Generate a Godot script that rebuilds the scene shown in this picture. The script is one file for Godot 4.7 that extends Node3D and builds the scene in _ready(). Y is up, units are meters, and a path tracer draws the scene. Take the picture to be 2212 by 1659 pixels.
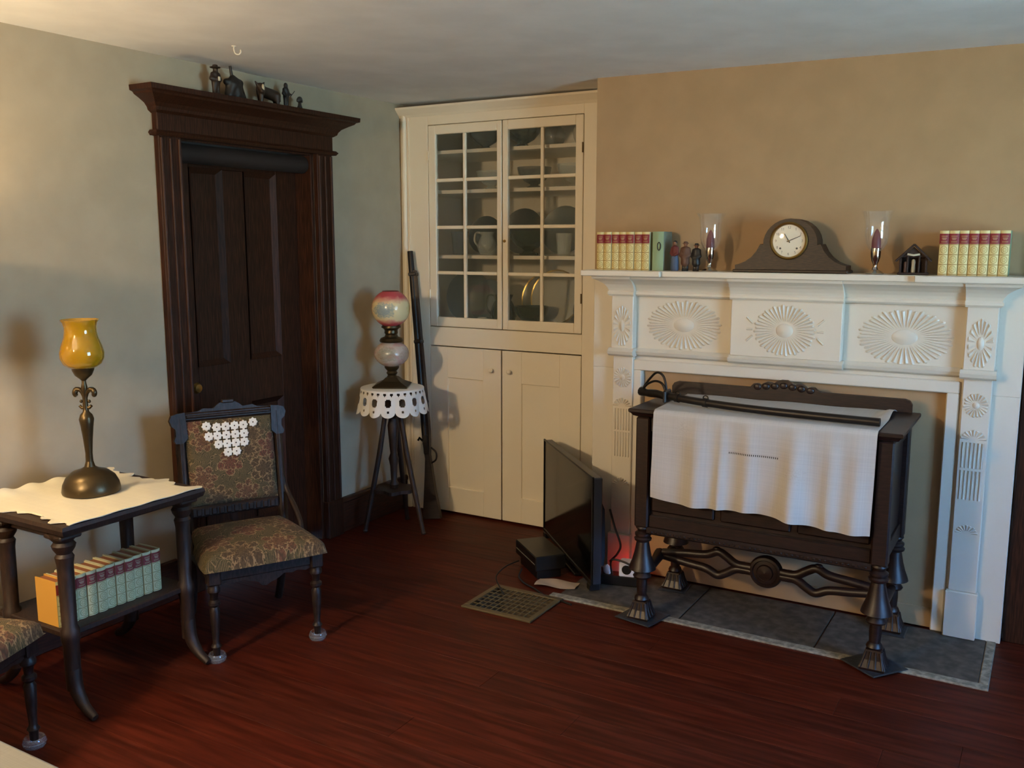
extends Node3D
# An old parlour: dark door and table on the left, corner china cabinet, white carved mantel with a carved desk in front.
const XL := -3.239    # left wall face
const ZW := -3.97     # chimney wall face
const ZB := -3.902    # face of the mantel's boards
const ZC := -4.281    # face of the china cabinet
const XR := 1.75      # right wall face
const ZF := 3.0       # wall behind the camera
var M := {}
var taken := {}
var sg := 1

# ---------------------------------------------------------------- helpers: naming
func numbered(n: String) -> String:
	if not taken.has(n):
		taken[n] = 0
		return n
	taken[n] += 1
	return "%s_%03d" % [n, taken[n]]
func tag(o, label: String, category: String, group := ""):
	o.set_meta("label", label); o.set_meta("category", category)
	if group: o.set_meta("group", group)
	return o
func thing(called: String, label: String, category: String, at := Vector3.ZERO, turn := 0.0, group := ""):
	var o := Node3D.new(); o.name = numbered(called); add_child(o); o.position = at; o.rotation.y = turn
	return tag(o, label, category, group)
func setting(called: String, at := Vector3.ZERO):
	var o := Node3D.new(); o.name = called; add_child(o); o.position = at; o.set_meta("kind", "structure"); return o
func node(called: String, parent, at := Vector3.ZERO):
	var o := Node3D.new(); o.name = called; parent.add_child(o, true); o.position = at; return o
func inst(called: String, mesh: Mesh, m: Material, parent, at := Vector3.ZERO):
	var o := MeshInstance3D.new(); o.name = called if parent != self else numbered(called); o.mesh = mesh; o.material_override = m; o.position = at
	parent.add_child(o, true); return o
func obj(called: String, s: SurfaceTool, m: Material, parent, at := Vector3.ZERO):
	s.generate_normals()
	return inst(called, s.commit(), m, parent, at)

# ---------------------------------------------------------------- helpers: shapes
func S() -> SurfaceTool:
	var s := SurfaceTool.new(); s.begin(Mesh.PRIMITIVE_TRIANGLES); s.set_smooth_group(-1); s.set_uv(Vector2.ZERO); return s
func quad(s: SurfaceTool, a: Vector3, b: Vector3, c: Vector3, d: Vector3):   # counter-clockwise seen from outside
	for p in [a, c, b, a, d, c]: s.add_vertex(p)
func quv(s: SurfaceTool, a: Vector3, b: Vector3, c: Vector3, d: Vector3, ua: Vector2, ub: Vector2, uc: Vector2, ud: Vector2):
	for p in [[a, ua], [c, uc], [b, ub], [a, ua], [d, ud], [c, uc]]:
		s.set_uv(p[1]); s.add_vertex(p[0])
	s.set_uv(Vector2.ZERO)
func qout(s: SurfaceTool, p: Array, mid: Vector3):
	var n: Vector3 = (p[1] - p[0]).cross(p[2] - p[0]); var c: Vector3 = (p[0] + p[1] + p[2]) / 3.0
	var q = p.duplicate()
	if n.dot(c - mid) < 0: q.reverse()
	if q.size() == 4: quad(s, q[0], q[1], q[2], q[3])
	else:
		for v in [q[0], q[2], q[1]]: s.add_vertex(v)
func box(s: SurfaceTool, c: Vector3, size: Vector3, bev := 0.0, xf := Transform3D()):
	var h := size / 2.0; var b := minf(bev, minf(h.x, minf(h.y, h.z)) * 0.9); var m := xf * c
	var pt = func(ax: int, g: Vector3) -> Vector3:
		var k := Vector3(h.x - b, h.y - b, h.z - b); k[ax] = h[ax]
		return xf * (c + k * g)
	s.set_smooth_group(-1)
	for ax in 3:
		var u := (ax + 1) % 3; var v := (ax + 2) % 3
		for sgn in [-1.0, 1.0]:
			var q := []
			for uv in [[-1, -1], [1, -1], [1, 1], [-1, 1]]:
				var g := Vector3.ZERO; g[ax] = sgn; g[u] = uv[0]; g[v] = uv[1]; q.append(pt.call(ax, g))
			qout(s, q, m)
		if b > 0.0:
			for su in [-1.0, 1.0]:
				for sv in [-1.0, 1.0]:
					var g1 := Vector3.ZERO; g1[u] = su; g1[v] = sv; g1[ax] = -1.0
					var g2 := g1; g2[ax] = 1.0
					qout(s, [pt.call(u, g1), pt.call(v, g1), pt.call(v, g2), pt.call(u, g2)], m)
	if b > 0.0:
		for i in 8:
			var g := Vector3(1 if i & 1 else -1, 1 if i & 2 else -1, 1 if i & 4 else -1)
			qout(s, [pt.call(0, g), pt.call(1, g), pt.call(2, g)], m)
func bx(s: SurfaceTool, x0: float, x1: float, y0: float, y1: float, z0: float, z1: float, bev := 0.0):
	box(s, Vector3(x0 + x1, y0 + y1, z0 + z1) / 2.0, Vector3(absf(x1 - x0), absf(y1 - y0), absf(z1 - z0)), bev)
func lathe(s: SurfaceTool, prof: Array, seg := 24, xf := Transform3D(), uvs := false):
	var n := prof.size(); sg += 1
	for j in n - 1:
		var a: Vector2 = prof[j]; var b: Vector2 = prof[j + 1]
		if j > 0:
			var d0: Vector2 = a - prof[j - 1]; var d1 := b - a
			if absf(d0.angle_to(d1)) > 0.62: sg += 1
		s.set_smooth_group(sg)
		for i in seg:
			var t0 := TAU * i / seg; var t1 := TAU * (i + 1) / seg
			var e0 := Vector3(cos(t0), 0, sin(t0)); var e1 := Vector3(cos(t1), 0, sin(t1))
			if i + 1 == seg: e1 = Vector3(1, 0, 0)
			var p := [xf * (e1 * a.x + Vector3(0, a.y, 0)), xf * (e0 * a.x + Vector3(0, a.y, 0)), xf * (e0 * b.x + Vector3(0, b.y, 0)), xf * (e1 * b.x + Vector3(0, b.y, 0))]
			if uvs:
				var va := 1.0 - float(j) / (n - 1); var vb := 1.0 - float(j + 1) / (n - 1)
				quv(s, p[0], p[1], p[2], p[3], Vector2(float(i + 1) / seg, va), Vector2(float(i) / seg, va), Vector2(float(i) / seg, vb), Vector2(float(i + 1) / seg, vb))
			else: quad(s, p[0], p[1], p[2], p[3])
	s.set_smooth_group(-1)
func ball(s: SurfaceTool, c: Vector3, r: Vector3, seg := 16, uvs := false):
	var pr := []
	var k := maxi(seg / 2, 6)
	for i in k + 1:
		var t := -PI / 2 + PI * i / k; pr.append(Vector2(maxf(cos(t), 0.0001), sin(t)))
	lathe(s, pr, seg, Transform3D(Basis.from_scale(r), c), uvs)
func tube(s: SurfaceTool, pts: Array, rad, seg := 8):
	sg += 1; s.set_smooth_group(sg)
	var rings := []; var nrm := Vector3.UP
	var n := pts.size()
	for i in n:
		var t: Vector3 = (pts[mini(i + 1, n - 1)] - pts[maxi(i - 1, 0)]).normalized()
		if i == 0: nrm = Vector3.UP if absf(t.y) < 0.9 else Vector3.RIGHT
		nrm = (nrm - t * nrm.dot(t)).normalized()
		var bn := t.cross(nrm); var r: float = rad[i] if rad is Array else rad
		var ring := []
		for k in seg:
			var a := TAU * k / seg
			ring.append(pts[i] + (nrm * cos(a) + bn * sin(a)) * r)
		rings.append(ring)
	for i in n - 1:
		for k in seg:
			var l := (k + 1) % seg
			quad(s, rings[i][k], rings[i][l], rings[i + 1][l], rings[i + 1][k])
	s.set_smooth_group(-1)
	for e in [0, n - 1]:
		var c: Vector3 = pts[e]; var away: Vector3 = pts[e] - pts[1 if e == 0 else n - 2]
		for k in seg: qout(s, [c, rings[e][k], rings[e][(k + 1) % seg]], c - away)
func curve(pts: Array, n := 24) -> Array:      # Catmull-Rom through the points
	var out := []
	for i in n + 1:
		var f := float(i) / n * (pts.size() - 1); var k := mini(int(f), pts.size() - 2); var t := f - k
		out.append(pts[k].cubic_interpolate(pts[k + 1], pts[maxi(k - 1, 0)], pts[mini(k + 2, pts.size() - 1)], t))
	return out
func extrude(s: SurfaceTool, poly: PackedVector2Array, z0: float, z1: float, xf := Transform3D()):
	var p := poly.duplicate()
	if Geometry2D.is_polygon_clockwise(p): p.reverse()
	var tr := Geometry2D.triangulate_polygon(p)
	s.set_smooth_group(-1)
	for k in range(0, tr.size(), 3):
		var a := p[tr[k]]; var b := p[tr[k + 1]]; var c := p[tr[k + 2]]
		if (b - a).cross(c - a) < 0: var w := b; b = c; c = w
		for q in [a, c, b]: s.add_vertex(xf * Vector3(q.x, q.y, z1))
		for q in [a, b, c]: s.add_vertex(xf * Vector3(q.x, q.y, z0))
	for i in p.size():
		var a := p[i]; var b := p[(i + 1) % p.size()]
		quad(s, xf * Vector3(a.x, a.y, z1), xf * Vector3(a.x, a.y, z0), xf * Vector3(b.x, b.y, z0), xf * Vector3(b.x, b.y, z1))
func rings(s: SurfaceTool, rr: Array):         # stacked rectangles [y, x0, x1, z0, z1] joined to a moulding with mitred returns
	var pt = func(r, i): return Vector3(r[1] if i == 0 or i == 3 else r[2], r[0], r[3] if i < 2 else r[4])
	s.set_smooth_group(-1)
	for k in rr.size() - 1:
		for i in 4:
			var j := (i + 1) % 4
			quad(s, pt.call(rr[k], j), pt.call(rr[k], i), pt.call(rr[k + 1], i), pt.call(rr[k + 1], j))
	var a = rr[0]; var b = rr[-1]
	quad(s, pt.call(a, 0), pt.call(a, 1), pt.call(a, 2), pt.call(a, 3))
	quad(s, pt.call(b, 3), pt.call(b, 2), pt.call(b, 1), pt.call(b, 0))
func sheet(s: SurfaceTool, f: Callable, nu: int, nv: int, thick := 0.0):   # f(u, v) -> Vector3, closed with a thickness when given
	var g := []; var nn := []
	for j in nv + 1:
		var row := []
		for i in nu + 1: row.append(f.call(float(i) / nu, float(j) / nv))
		g.append(row)
	for j in nv + 1:
		var row := []
		for i in nu + 1:
			var du: Vector3 = g[j][mini(i + 1, nu)] - g[j][maxi(i - 1, 0)]; var dv: Vector3 = g[mini(j + 1, nv)][i] - g[maxi(j - 1, 0)][i]
			row.append(du.cross(dv).normalized())
		nn.append(row)
	sg += 1; s.set_smooth_group(sg)
	var uv = func(i, j): return Vector2(float(i) / nu, 1.0 - float(j) / nv)
	for j in nv:
		for i in nu:
			quv(s, g[j][i], g[j][i + 1], g[j + 1][i + 1], g[j + 1][i], uv.call(i, j), uv.call(i + 1, j), uv.call(i + 1, j + 1), uv.call(i, j + 1))
	if thick > 0.0:
		sg += 1; s.set_smooth_group(sg)
		var b = func(i, j): return g[j][i] - nn[j][i] * thick
		for j in nv:
			for i in nu: quv(s, b.call(i, j), b.call(i, j + 1), b.call(i + 1, j + 1), b.call(i + 1, j), uv.call(i, j), uv.call(i, j + 1), uv.call(i + 1, j + 1), uv.call(i + 1, j))
		s.set_smooth_group(-1)
		for i in nu:
			quad(s, g[0][i + 1], g[0][i], b.call(i, 0), b.call(i + 1, 0))
			quad(s, g[nv][i], g[nv][i + 1], b.call(i + 1, nv), b.call(i, nv))
		for j in nv:
			quad(s, g[j][0], g[j + 1][0], b.call(0, j + 1), b.call(0, j))
			quad(s, g[j + 1][nu], g[j][nu], b.call(nu, j), b.call(nu, j + 1))
	s.set_smooth_group(-1)
func blob(s: SurfaceTool, prims: Array, cell := 0.004, k := 0.005):   # tapered capsules [a, b, ra, rb] melted together, meshed as surface nets
	var lo := Vector3(1e9, 1e9, 1e9); var hi := -lo
	for p in prims:
		var r: float = maxf(p[2], p[3])
		for e in [p[0], p[1]]:
			lo = lo.min(e - Vector3.ONE * r); hi = hi.max(e + Vector3.ONE * r)
	lo -= Vector3.ONE * cell * 2.5; hi += Vector3.ONE * cell * 2.5
	var nx := int((hi.x - lo.x) / cell) + 1; var ny := int((hi.y - lo.y) / cell) + 1; var nz := int((hi.z - lo.z) / cell) + 1
	var acc := PackedFloat32Array(); acc.resize(nx * ny * nz)
	for p in prims:
		var a: Vector3 = p[0]; var d: Vector3 = p[1] - p[0]; var l2 := maxf(d.length_squared(), 1e-9); var m: float = maxf(p[2], p[3]) + k * 4.0
		var q0: Vector3 = (p[0].min(p[1]) - Vector3.ONE * m - lo) / cell; var q1: Vector3 = (p[0].max(p[1]) + Vector3.ONE * m - lo) / cell
		for z in range(maxi(0, int(q0.z)), mini(nz, int(q1.z) + 2)):
			for y in range(maxi(0, int(q0.y)), mini(ny, int(q1.y) + 2)):
				for x in range(maxi(0, int(q0.x)), mini(nx, int(q1.x) + 2)):
					var w := lo + Vector3(x, y, z) * cell - a; var t := clampf(w.dot(d) / l2, 0.0, 1.0)
					var dist := (w - d * t).length() - lerpf(p[2], p[3], t)
					acc[(z * ny + y) * nx + x] += exp(clampf(-dist / k, -40.0, 40.0))
	var inside = func(x, y, z): return acc[(z * ny + y) * nx + x] > 1.0
	var val = func(x, y, z) -> float: return -k * log(maxf(acc[(z * ny + y) * nx + x], 1e-17))
	var vid := {}
	var cs := [Vector3i(0, 0, 0), Vector3i(1, 0, 0), Vector3i(0, 1, 0), Vector3i(1, 1, 0), Vector3i(0, 0, 1), Vector3i(1, 0, 1), Vector3i(0, 1, 1), Vector3i(1, 1, 1)]
	var es := [[0, 1], [2, 3], [4, 5], [6, 7], [0, 2], [1, 3], [4, 6], [5, 7], [0, 4], [1, 5], [2, 6], [3, 7]]
	for z in nz - 1:
		for y in ny - 1:
			for x in nx - 1:
				var b := 0
				for i in 8:
					var c: Vector3i = cs[i]
					if acc[((z + c.z) * ny + y + c.y) * nx + x + c.x] > 1.0: b |= 1 << i
				if b == 0 or b == 255: continue
				var sum := Vector3.ZERO; var n := 0
				for e in es:
					if ((b >> e[0]) & 1) == ((b >> e[1]) & 1): continue
					var c0: Vector3i = cs[e[0]]; var c1: Vector3i = cs[e[1]]
					var v0: float = val.call(x + c0.x, y + c0.y, z + c0.z); var v1: float = val.call(x + c1.x, y + c1.y, z + c1.z)
					sum += Vector3(c0).lerp(Vector3(c1), clampf(v0 / (v0 - v1), 0.02, 0.98)); n += 1
				vid[Vector3i(x, y, z)] = lo + (Vector3(x, y, z) + sum / n) * cell
	sg += 1; s.set_smooth_group(sg)
	for key in vid:
		for ax in 3:
			var st := Vector3i.ZERO; st[ax] = 1
			var n: Vector3i = key + st
			var i0: bool = inside.call(key.x, key.y, key.z); var i1: bool = inside.call(n.x, n.y, n.z)
			if i0 == i1: continue
			var u := Vector3i.ZERO; u[(ax + 1) % 3] = 1
			var w := Vector3i.ZERO; w[(ax + 2) % 3] = 1
			if not (vid.has(key - u) and vid.has(key - w) and vid.has(key - u - w)): continue
			if i0: quad(s, vid[key], vid[key - u], vid[key - u - w], vid[key - w])
			else: quad(s, vid[key], vid[key - w], vid[key - u - w], vid[key - u])
	s.set_smooth_group(-1)
func turn_y(a: float, at := Vector3.ZERO) -> Transform3D: return Transform3D(Basis(Vector3.UP, a), at)

# ---------------------------------------------------------------- helpers: materials
func col(r: float, g: float, b: float) -> Color: return Color(r / 255.0, g / 255.0, b / 255.0)
func noise(freq: float, a: Color, b: Color, octaves := 4, rnd := 1, warp := 0.0, size := 512) -> NoiseTexture2D:
	var n := FastNoiseLite.new(); n.noise_type = FastNoiseLite.TYPE_SIMPLEX_SMOOTH; n.frequency = freq; n.fractal_octaves = octaves; n.seed = rnd
	if warp > 0.0: n.domain_warp_enabled = true; n.domain_warp_amplitude = warp; n.domain_warp_frequency = freq
	var g := Gradient.new(); g.set_color(0, a); g.set_color(1, b); g.set_offset(0, 0.2); g.set_offset(1, 0.8)
	var t := NoiseTexture2D.new(); t.noise = n; t.seamless = true; t.width = size; t.height = size; t.color_ramp = g; return t
func bump(freq: float, strength: float, rnd := 5) -> NoiseTexture2D:
	var n := FastNoiseLite.new(); n.noise_type = FastNoiseLite.TYPE_SIMPLEX_SMOOTH; n.frequency = freq; n.seed = rnd; n.fractal_octaves = 3
	var t := NoiseTexture2D.new(); t.noise = n; t.seamless = true; t.width = 512; t.height = 512; t.as_normal_map = true; t.bump_strength = strength; return t
func mat(c: Color, rough: float, o := {}) -> StandardMaterial3D:
	var m := StandardMaterial3D.new(); m.albedo_color = c; m.roughness = rough; m.metallic = o.get("metal", 0.0); m.metallic_specular = o.get("spec", 0.5)
	if o.has("tex"):
		m.albedo_texture = o.tex
		if o.has("scale"):
			m.uv1_triplanar = true; m.uv1_scale = o.scale
			m.uv1_world_triplanar = o.get("world", false)
	if o.has("nor"):
		m.normal_enabled = true; m.normal_texture = o.nor; m.normal_scale = o.get("ns", 1.0)
		if o.has("scale") and not o.has("tex"): m.uv1_triplanar = true; m.uv1_scale = o.scale; m.uv1_world_triplanar = o.get("world", false)
	if o.has("cc"): m.clearcoat_enabled = true; m.clearcoat = o.cc; m.clearcoat_roughness = o.get("ccr", 0.15)
	if o.has("alpha"):
		m.transparency = BaseMaterial3D.TRANSPARENCY_ALPHA; m.albedo_color.a = o.alpha
	if o.has("back"): m.backlight_enabled = true; m.backlight = o.back
	if o.has("glow"): m.emission_enabled = true; m.emission = o.glow; m.emission_energy_multiplier = o.get("power", 1.0)
	return m
func make_materials():
	var grain := noise(0.03, Color(0.55, 0.55, 0.55), Color(1, 1, 1), 5, 3, 12.0)
	var mottle := noise(0.012, Color(0.965, 0.965, 0.965), Color(1, 1, 1), 5, 8)
	var plaster := bump(0.03, 2.0, 9)
	M.wall = mat(col(173, 158, 134), 0.92, {tex = mottle, scale = Vector3(0.7, 0.7, 0.7), world = true, nor = plaster, ns = 0.07})
	M.tan = mat(col(171, 141, 105), 0.9, {tex = mottle, scale = Vector3(0.8, 0.8, 0.8), world = true, nor = plaster, ns = 0.06})
	M.ceiling = mat(col(238, 238, 236), 0.93, {tex = mottle, scale = Vector3(0.5, 0.5, 0.5), world = true, nor = plaster, ns = 0.07})
	M.white = mat(col(212, 204, 188), 0.42, {nor = plaster, scale = Vector3(2, 2, 2), ns = 0.12})
	M.cream = mat(col(234, 223, 200), 0.45, {nor = plaster, scale = Vector3(2, 2, 2), ns = 0.12})
	M.inner = mat(col(234, 223, 200), 0.6)
	M.duct = mat(col(96, 84, 70), 0.8)
	M.door = mat(col(68, 37, 22), 0.5, {spec = 0.35, tex = grain, scale = Vector3(7, 0.5, 7), world = true})
	M.oak = mat(col(54, 33, 22), 0.55, {tex = grain, scale = Vector3(6, 1.2, 6)})
	M.desk = mat(col(44, 24, 18), 0.42, {tex = grain, scale = Vector3(1.0, 6, 6)})
	M.chair = mat(col(50, 36, 31), 0.46, {spec = 0.4, tex = grain, scale = Vector3(6, 1.5, 6)})
	M.base = mat(col(70, 36, 24), 0.4, {tex = grain, scale = Vector3(3, 6, 0.6), world = true})
	M.shade = mat(col(30, 18, 14), 0.8)
	M.planks = []
	var boards := noise(0.02, Color(0.72, 0.66, 0.62), Color(1, 1, 1), 5, 21, 20.0)
	for k in [[80, 31, 18], [76, 30, 18], [83, 32, 18], [78, 32, 20], [81, 30, 17]]:
		M.planks.append(mat(col(k[0], k[1], k[2]), 0.5, {spec = 0.25, tex = boards, scale = Vector3(0.22, 3, 3.4), world = true}))
	var stone := noise(0.02, Color(0.7, 0.7, 0.7), Color(1, 1, 1), 5, 31, 10.0)
	M.stone = mat(col(86, 79, 69), 0.8, {tex = stone, scale = Vector3(1.5, 1.5, 1.5), world = true})
	M.border = mat(col(150, 143, 126), 0.85, {tex = stone, scale = Vector3(3, 3, 3), world = true})
	M.slate = mat(col(52, 55, 58), 0.45, {tex = stone, scale = Vector3(4, 4, 4)})
	M.bronze = mat(col(74, 62, 42), 0.34, {metal = 0.75, tex = mottle, scale = Vector3(9, 9, 9)})
	M.blackmetal = mat(col(38, 33, 30), 0.4, {metal = 0.5})
	M.brass = mat(col(150, 118, 62), 0.3, {metal = 0.9})
	M.chrome = mat(col(200, 196, 188), 0.12, {metal = 1.0})
	M.iron = mat(col(104, 88, 60), 0.5, {metal = 0.5})
	M.amber = mat(Color(0.72, 0.55, 0.09), 0.05, {alpha = 0.66, spec = 0.6})
	M.glass = mat(Color(0.62, 0.68, 0.64), 0.03, {alpha = 0.08})
	M.chimney = mat(Color(0.9, 0.92, 0.9), 0.03, {alpha = 0.03})
	M.cupglass = mat(Color(0.7, 0.75, 0.78), 0.05, {alpha = 0.16, spec = 0.7})
	M.crystal = mat(Color(0.80, 0.84, 0.82), 0.08, {alpha = 0.36, spec = 0.7})
	M.pane = mat(Color(0.85, 0.9, 0.9), 0.02, {alpha = 0.07})
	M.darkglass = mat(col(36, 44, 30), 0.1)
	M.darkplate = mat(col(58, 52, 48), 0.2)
	M.china = mat(col(205, 202, 190), 0.15)
	M.giltplate = mat(col(176, 170, 152), 0.18)
	M.gilt = mat(col(190, 160, 90), 0.25, {metal = 0.8})
	M.smoke = mat(col(88, 92, 92), 0.12, {alpha = 0.6})
	M.wax = mat(col(104, 14, 26), 0.45)
	M.black = mat(col(16, 16, 17), 0.35)
	M.screen = mat(col(10, 10, 11), 0.09)
	M.tvback = mat(col(44, 50, 64), 0.35)
	M.cable = mat(col(20, 18, 18), 0.5)
	M.plastic = mat(col(222, 222, 226), 0.4)
	M.greyplastic = mat(col(120, 118, 116), 0.5)
	M.paper = mat(col(170, 150, 130), 0.8)
	M.pages = mat(col(150, 92, 56), 0.85)
	M.creampages = mat(col(196, 172, 120), 0.85)
	M.boardcloth = mat(col(196, 190, 150), 0.75)
	M.mustard = mat(col(196, 146, 62), 0.75)
	M.mintcloth = mat(col(140, 160, 124), 0.75)
	M.greycloth = mat(col(128, 134, 118), 0.75)
	M.figure = mat(col(46, 34, 24), 0.5, {tex = mottle, scale = Vector3(20, 20, 20)})
	M.figdark = mat(col(30, 28, 26), 0.5)
	M.figlight = mat(col(196, 186, 160), 0.6)
	M.figskin = mat(col(128, 84, 58), 0.6)
	M.figblue = mat(col(70, 84, 108), 0.7)
	M.figred = mat(col(96, 40, 36), 0.7)
	M.figbrown = mat(col(92, 62, 46), 0.7)
	M.bark = mat(col(66, 44, 32), 0.8, {tex = grain, scale = Vector3(20, 20, 20)})
	M.dial = mat(col(224, 216, 192), 0.5)
	M.ink = mat(col(28, 24, 20), 0.6)
	M.clockglass = mat(Color(1, 1, 1), 0.05, {alpha = 0.06, spec = 0.7})
	M.clockwood = mat(col(56, 36, 22), 0.5, {tex = grain, scale = Vector3(2, 14, 14)})
	M.crochet = mat(col(226, 222, 212), 0.85)
	var weave := weave_picture()
	M.linen = mat(col(226, 222, 212), 0.85, {tex = weave, scale = Vector3(9, 9, 9)})
	M.lace = mat(col(218, 211, 190), 0.85, {tex = weave, scale = Vector3(12, 12, 12)})
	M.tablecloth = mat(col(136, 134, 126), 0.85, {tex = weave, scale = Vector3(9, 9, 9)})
	M.runner = mat(Color(1, 1, 1), 0.85, {tex = runner_picture()})
	M.tapestry = mat(Color(0.84, 0.84, 0.85), 0.9, {tex = tapestry_picture()})
	M.spine = mat(Color(1, 1, 1), 0.6, {tex = spine_picture(col(214, 198, 140), col(126, 28, 40), col(138, 108, 44))})
	M.spinegreen = mat(Color(1, 1, 1), 0.6, {tex = spine_picture(col(182, 186, 148), col(112, 34, 36), col(120, 118, 74))})
	M.globe = mat(Color(1, 1, 1), 0.22, {tex = globe_picture(true)})
	M.font = mat(Color(1, 1, 1), 0.25, {tex = globe_picture(false)})
	M.lampshade = mat(col(226, 208, 170), 0.9, {back = Color(0.30, 0.24, 0.16)})
	M.bulb = mat(col(255, 240, 214), 0.5, {glow = Color(1.0, 0.88, 0.68), power = 4.0})
	M.frosted = mat(col(240, 226, 196), 0.5, {glow = Color(1.0, 0.72, 0.42), power = 2.0})
	M.redlamp = mat(col(200, 30, 24), 0.4, {glow = Color(1.0, 0.08, 0.05), power = 1.5})
func weave_picture() -> ImageTexture:
	var im := Image.create(256, 256, false, Image.FORMAT_RGB8); var r := RandomNumberGenerator.new(); r.seed = 4
	var wu := []; var wv := []
	for i in 256: wu.append(r.randf_range(0.94, 1.0)); wv.append(r.randf_range(0.94, 1.0))
	for y in 256:
		for x in 256:
			var v: float = wu[x] * wv[y] * (0.97 if (x / 2 + y / 2) % 2 else 1.0); im.set_pixel(x, y, Color(v, v, v))
	im.generate_mipmaps(); return ImageTexture.create_from_image(im)
func runner_picture() -> ImageTexture:     # white linen with an openwork row and embroidered corners
	var w := 1024; var h := 1024; var im := Image.create(w, h, false, Image.FORMAT_RGB8); var r := RandomNumberGenerator.new(); r.seed = 6
	var wu := []; var wv := []
	for i in 1024: wu.append(r.randf_range(0.955, 1.0)); wv.append(r.randf_range(0.955, 1.0))
	for y in h:
		for x in w:
			var v: float = wu[x] * wv[y]; im.set_pixel(x, y, Color(v * 0.755, v * 0.735, v * 0.705))
	for i in 26:                            # openwork row, dark slots
		im.fill_rect(Rect2i(380 + i * 9, 735, 4, 9), col(58, 52, 46))
	for c in [[690, 800], [150, 640]]:
		for k in 60:
			var a := r.randf() * TAU; var d := r.randf() * 46.0
			im.fill_rect(Rect2i(int(c[0] + cos(a) * d), int(c[1] + sin(a) * d), 6, 3), col(178, 172, 164))
	im.generate_mipmaps(); return ImageTexture.create_from_image(im)
func tapestry_picture() -> ImageTexture:   # woven flowers: tan outlines on olive, brown and rust
	var n := 640; var im := Image.create(n, n, false, Image.FORMAT_RGB8)
	var f1 := FastNoiseLite.new(); f1.seed = 11; f1.frequency = 0.006; f1.fractal_octaves = 2
	var f2 := FastNoiseLite.new(); f2.seed = 12; f2.frequency = 0.0075; f2.fractal_octaves = 1
	var f3 := FastNoiseLite.new(); f3.seed = 13; f3.frequency = 0.05
	var r := RandomNumberGenerator.new(); r.seed = 77
	var fl := []; var at := [[110, 150], [470, 130], [290, 330], [540, 400], [90, 430], [330, 60], [610, 240], [200, 590], [400, 560], [600, 600], [30, 20], [440, 250]]
	for k in at.size(): fl.append([at[k][0], at[k][1], r.randf_range(78, 118), r.randi_range(5, 8), r.randf() * TAU, k % 4])
	for y in n:
		for x in n:
			var a := f1.get_noise_2d(x, y); var w := f3.get_noise_2d(x, y); var b := f2.get_noise_2d(x + 46.0 * a, y - 60.0 * a)
			var c := col(84, 75, 46).lerp(col(58, 53, 35), clampf(a * 2.0 + 0.5, 0, 1))
			var g := absf(sin(b * 24.0 + a * 7.0)); var g2 := absf(sin(f2.get_noise_2d(y * 1.3 + 300.0, x * 1.3) * 17.0))
			if g2 < 0.3: c = c.lerp(col(132, 108, 72), 0.8)
			elif g2 > 0.86: c = c.lerp(col(64, 62, 36), 0.7)
			if g < 0.34: c = c.lerp(col(160, 132, 92), 0.9)
			elif g > 0.93: c = c.lerp(col(106, 92, 52), 0.6)
			for q in fl:
				var dx: float = x - q[0] + 12.0 * w; var dy: float = y - q[1] + 12.0 * f3.get_noise_2d(y, x)
				var d := sqrt(dx * dx + dy * dy); var rad: float = q[2]
				if d < rad:
					var ang := atan2(dy, dx); var edge := rad * (0.6 + 0.4 * absf(cos(ang * q[3] * 0.5 + q[4])))
					var inner := rad * 0.62 * (0.55 + 0.45 * absf(sin(ang * q[3] * 0.5 + q[4])))
					if d < edge:
						var pc: Color = [col(134, 86, 60), col(112, 88, 58), col(146, 80, 60), col(104, 82, 54)][q[5]]
						c = pc.lerp(col(76, 58, 38), clampf(absf(sin(d * 0.17 + ang * 3.0)), 0, 1) * 0.75)
						if absf(d - edge) < 6.5 or absf(d - inner) < 5.0 or absf(sin(ang * q[3] + q[4])) < 0.12: c = col(168, 138, 98)
			var v := 0.84 + 0.12 * (((x / 2 + y / 2) % 2) as float) + 0.14 * f3.get_noise_2d(x * 6, y * 6)
			im.set_pixel(x, y, Color(c.r * v, c.g * v, c.b * v))
	im.generate_mipmaps(); return ImageTexture.create_from_image(im)
func spine_picture(ground: Color, band: Color, line: Color) -> ImageTexture:   # printed spine: band on top, three ringed squares below
	var w := 96; var h := 400; var im := Image.create(w, h, false, Image.FORMAT_RGB8); im.fill(ground)
	im.fill_rect(Rect2i(0, 26, w, 92), band)
	for y in [44, 52, 94, 101]: im.fill_rect(Rect2i(18, y, 60, 3), line.lightened(0.25))
	im.fill_rect(Rect2i(24, 64, 48, 6), line.lightened(0.35)); im.fill_rect(Rect2i(30, 76, 36, 5), line.lightened(0.35))
	for k in 4: im.fill_rect(Rect2i(0, 122 + k * 88, w, 6), line)
	for x in [0, w - 5]: im.fill_rect(Rect2i(x, 118, 5, h), line.lerp(ground, 0.45))
	for k in 3:
		for y in 84:
			for x in w:
				var d := Vector2(x - w / 2.0, y - 42).length(); var ang := atan2(y - 42.0, x - w / 2.0)
				if absf(d - 31) < 2.6 or (absf(d - 14 - 5 * cos(ang * 6.0)) < 2.4): im.set_pixel(x, mini(h - 1, 126 + k * 88 + y), line.lerp(ground, 0.3))
	im.generate_mipmaps(); return ImageTexture.create_from_image(im)
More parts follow.
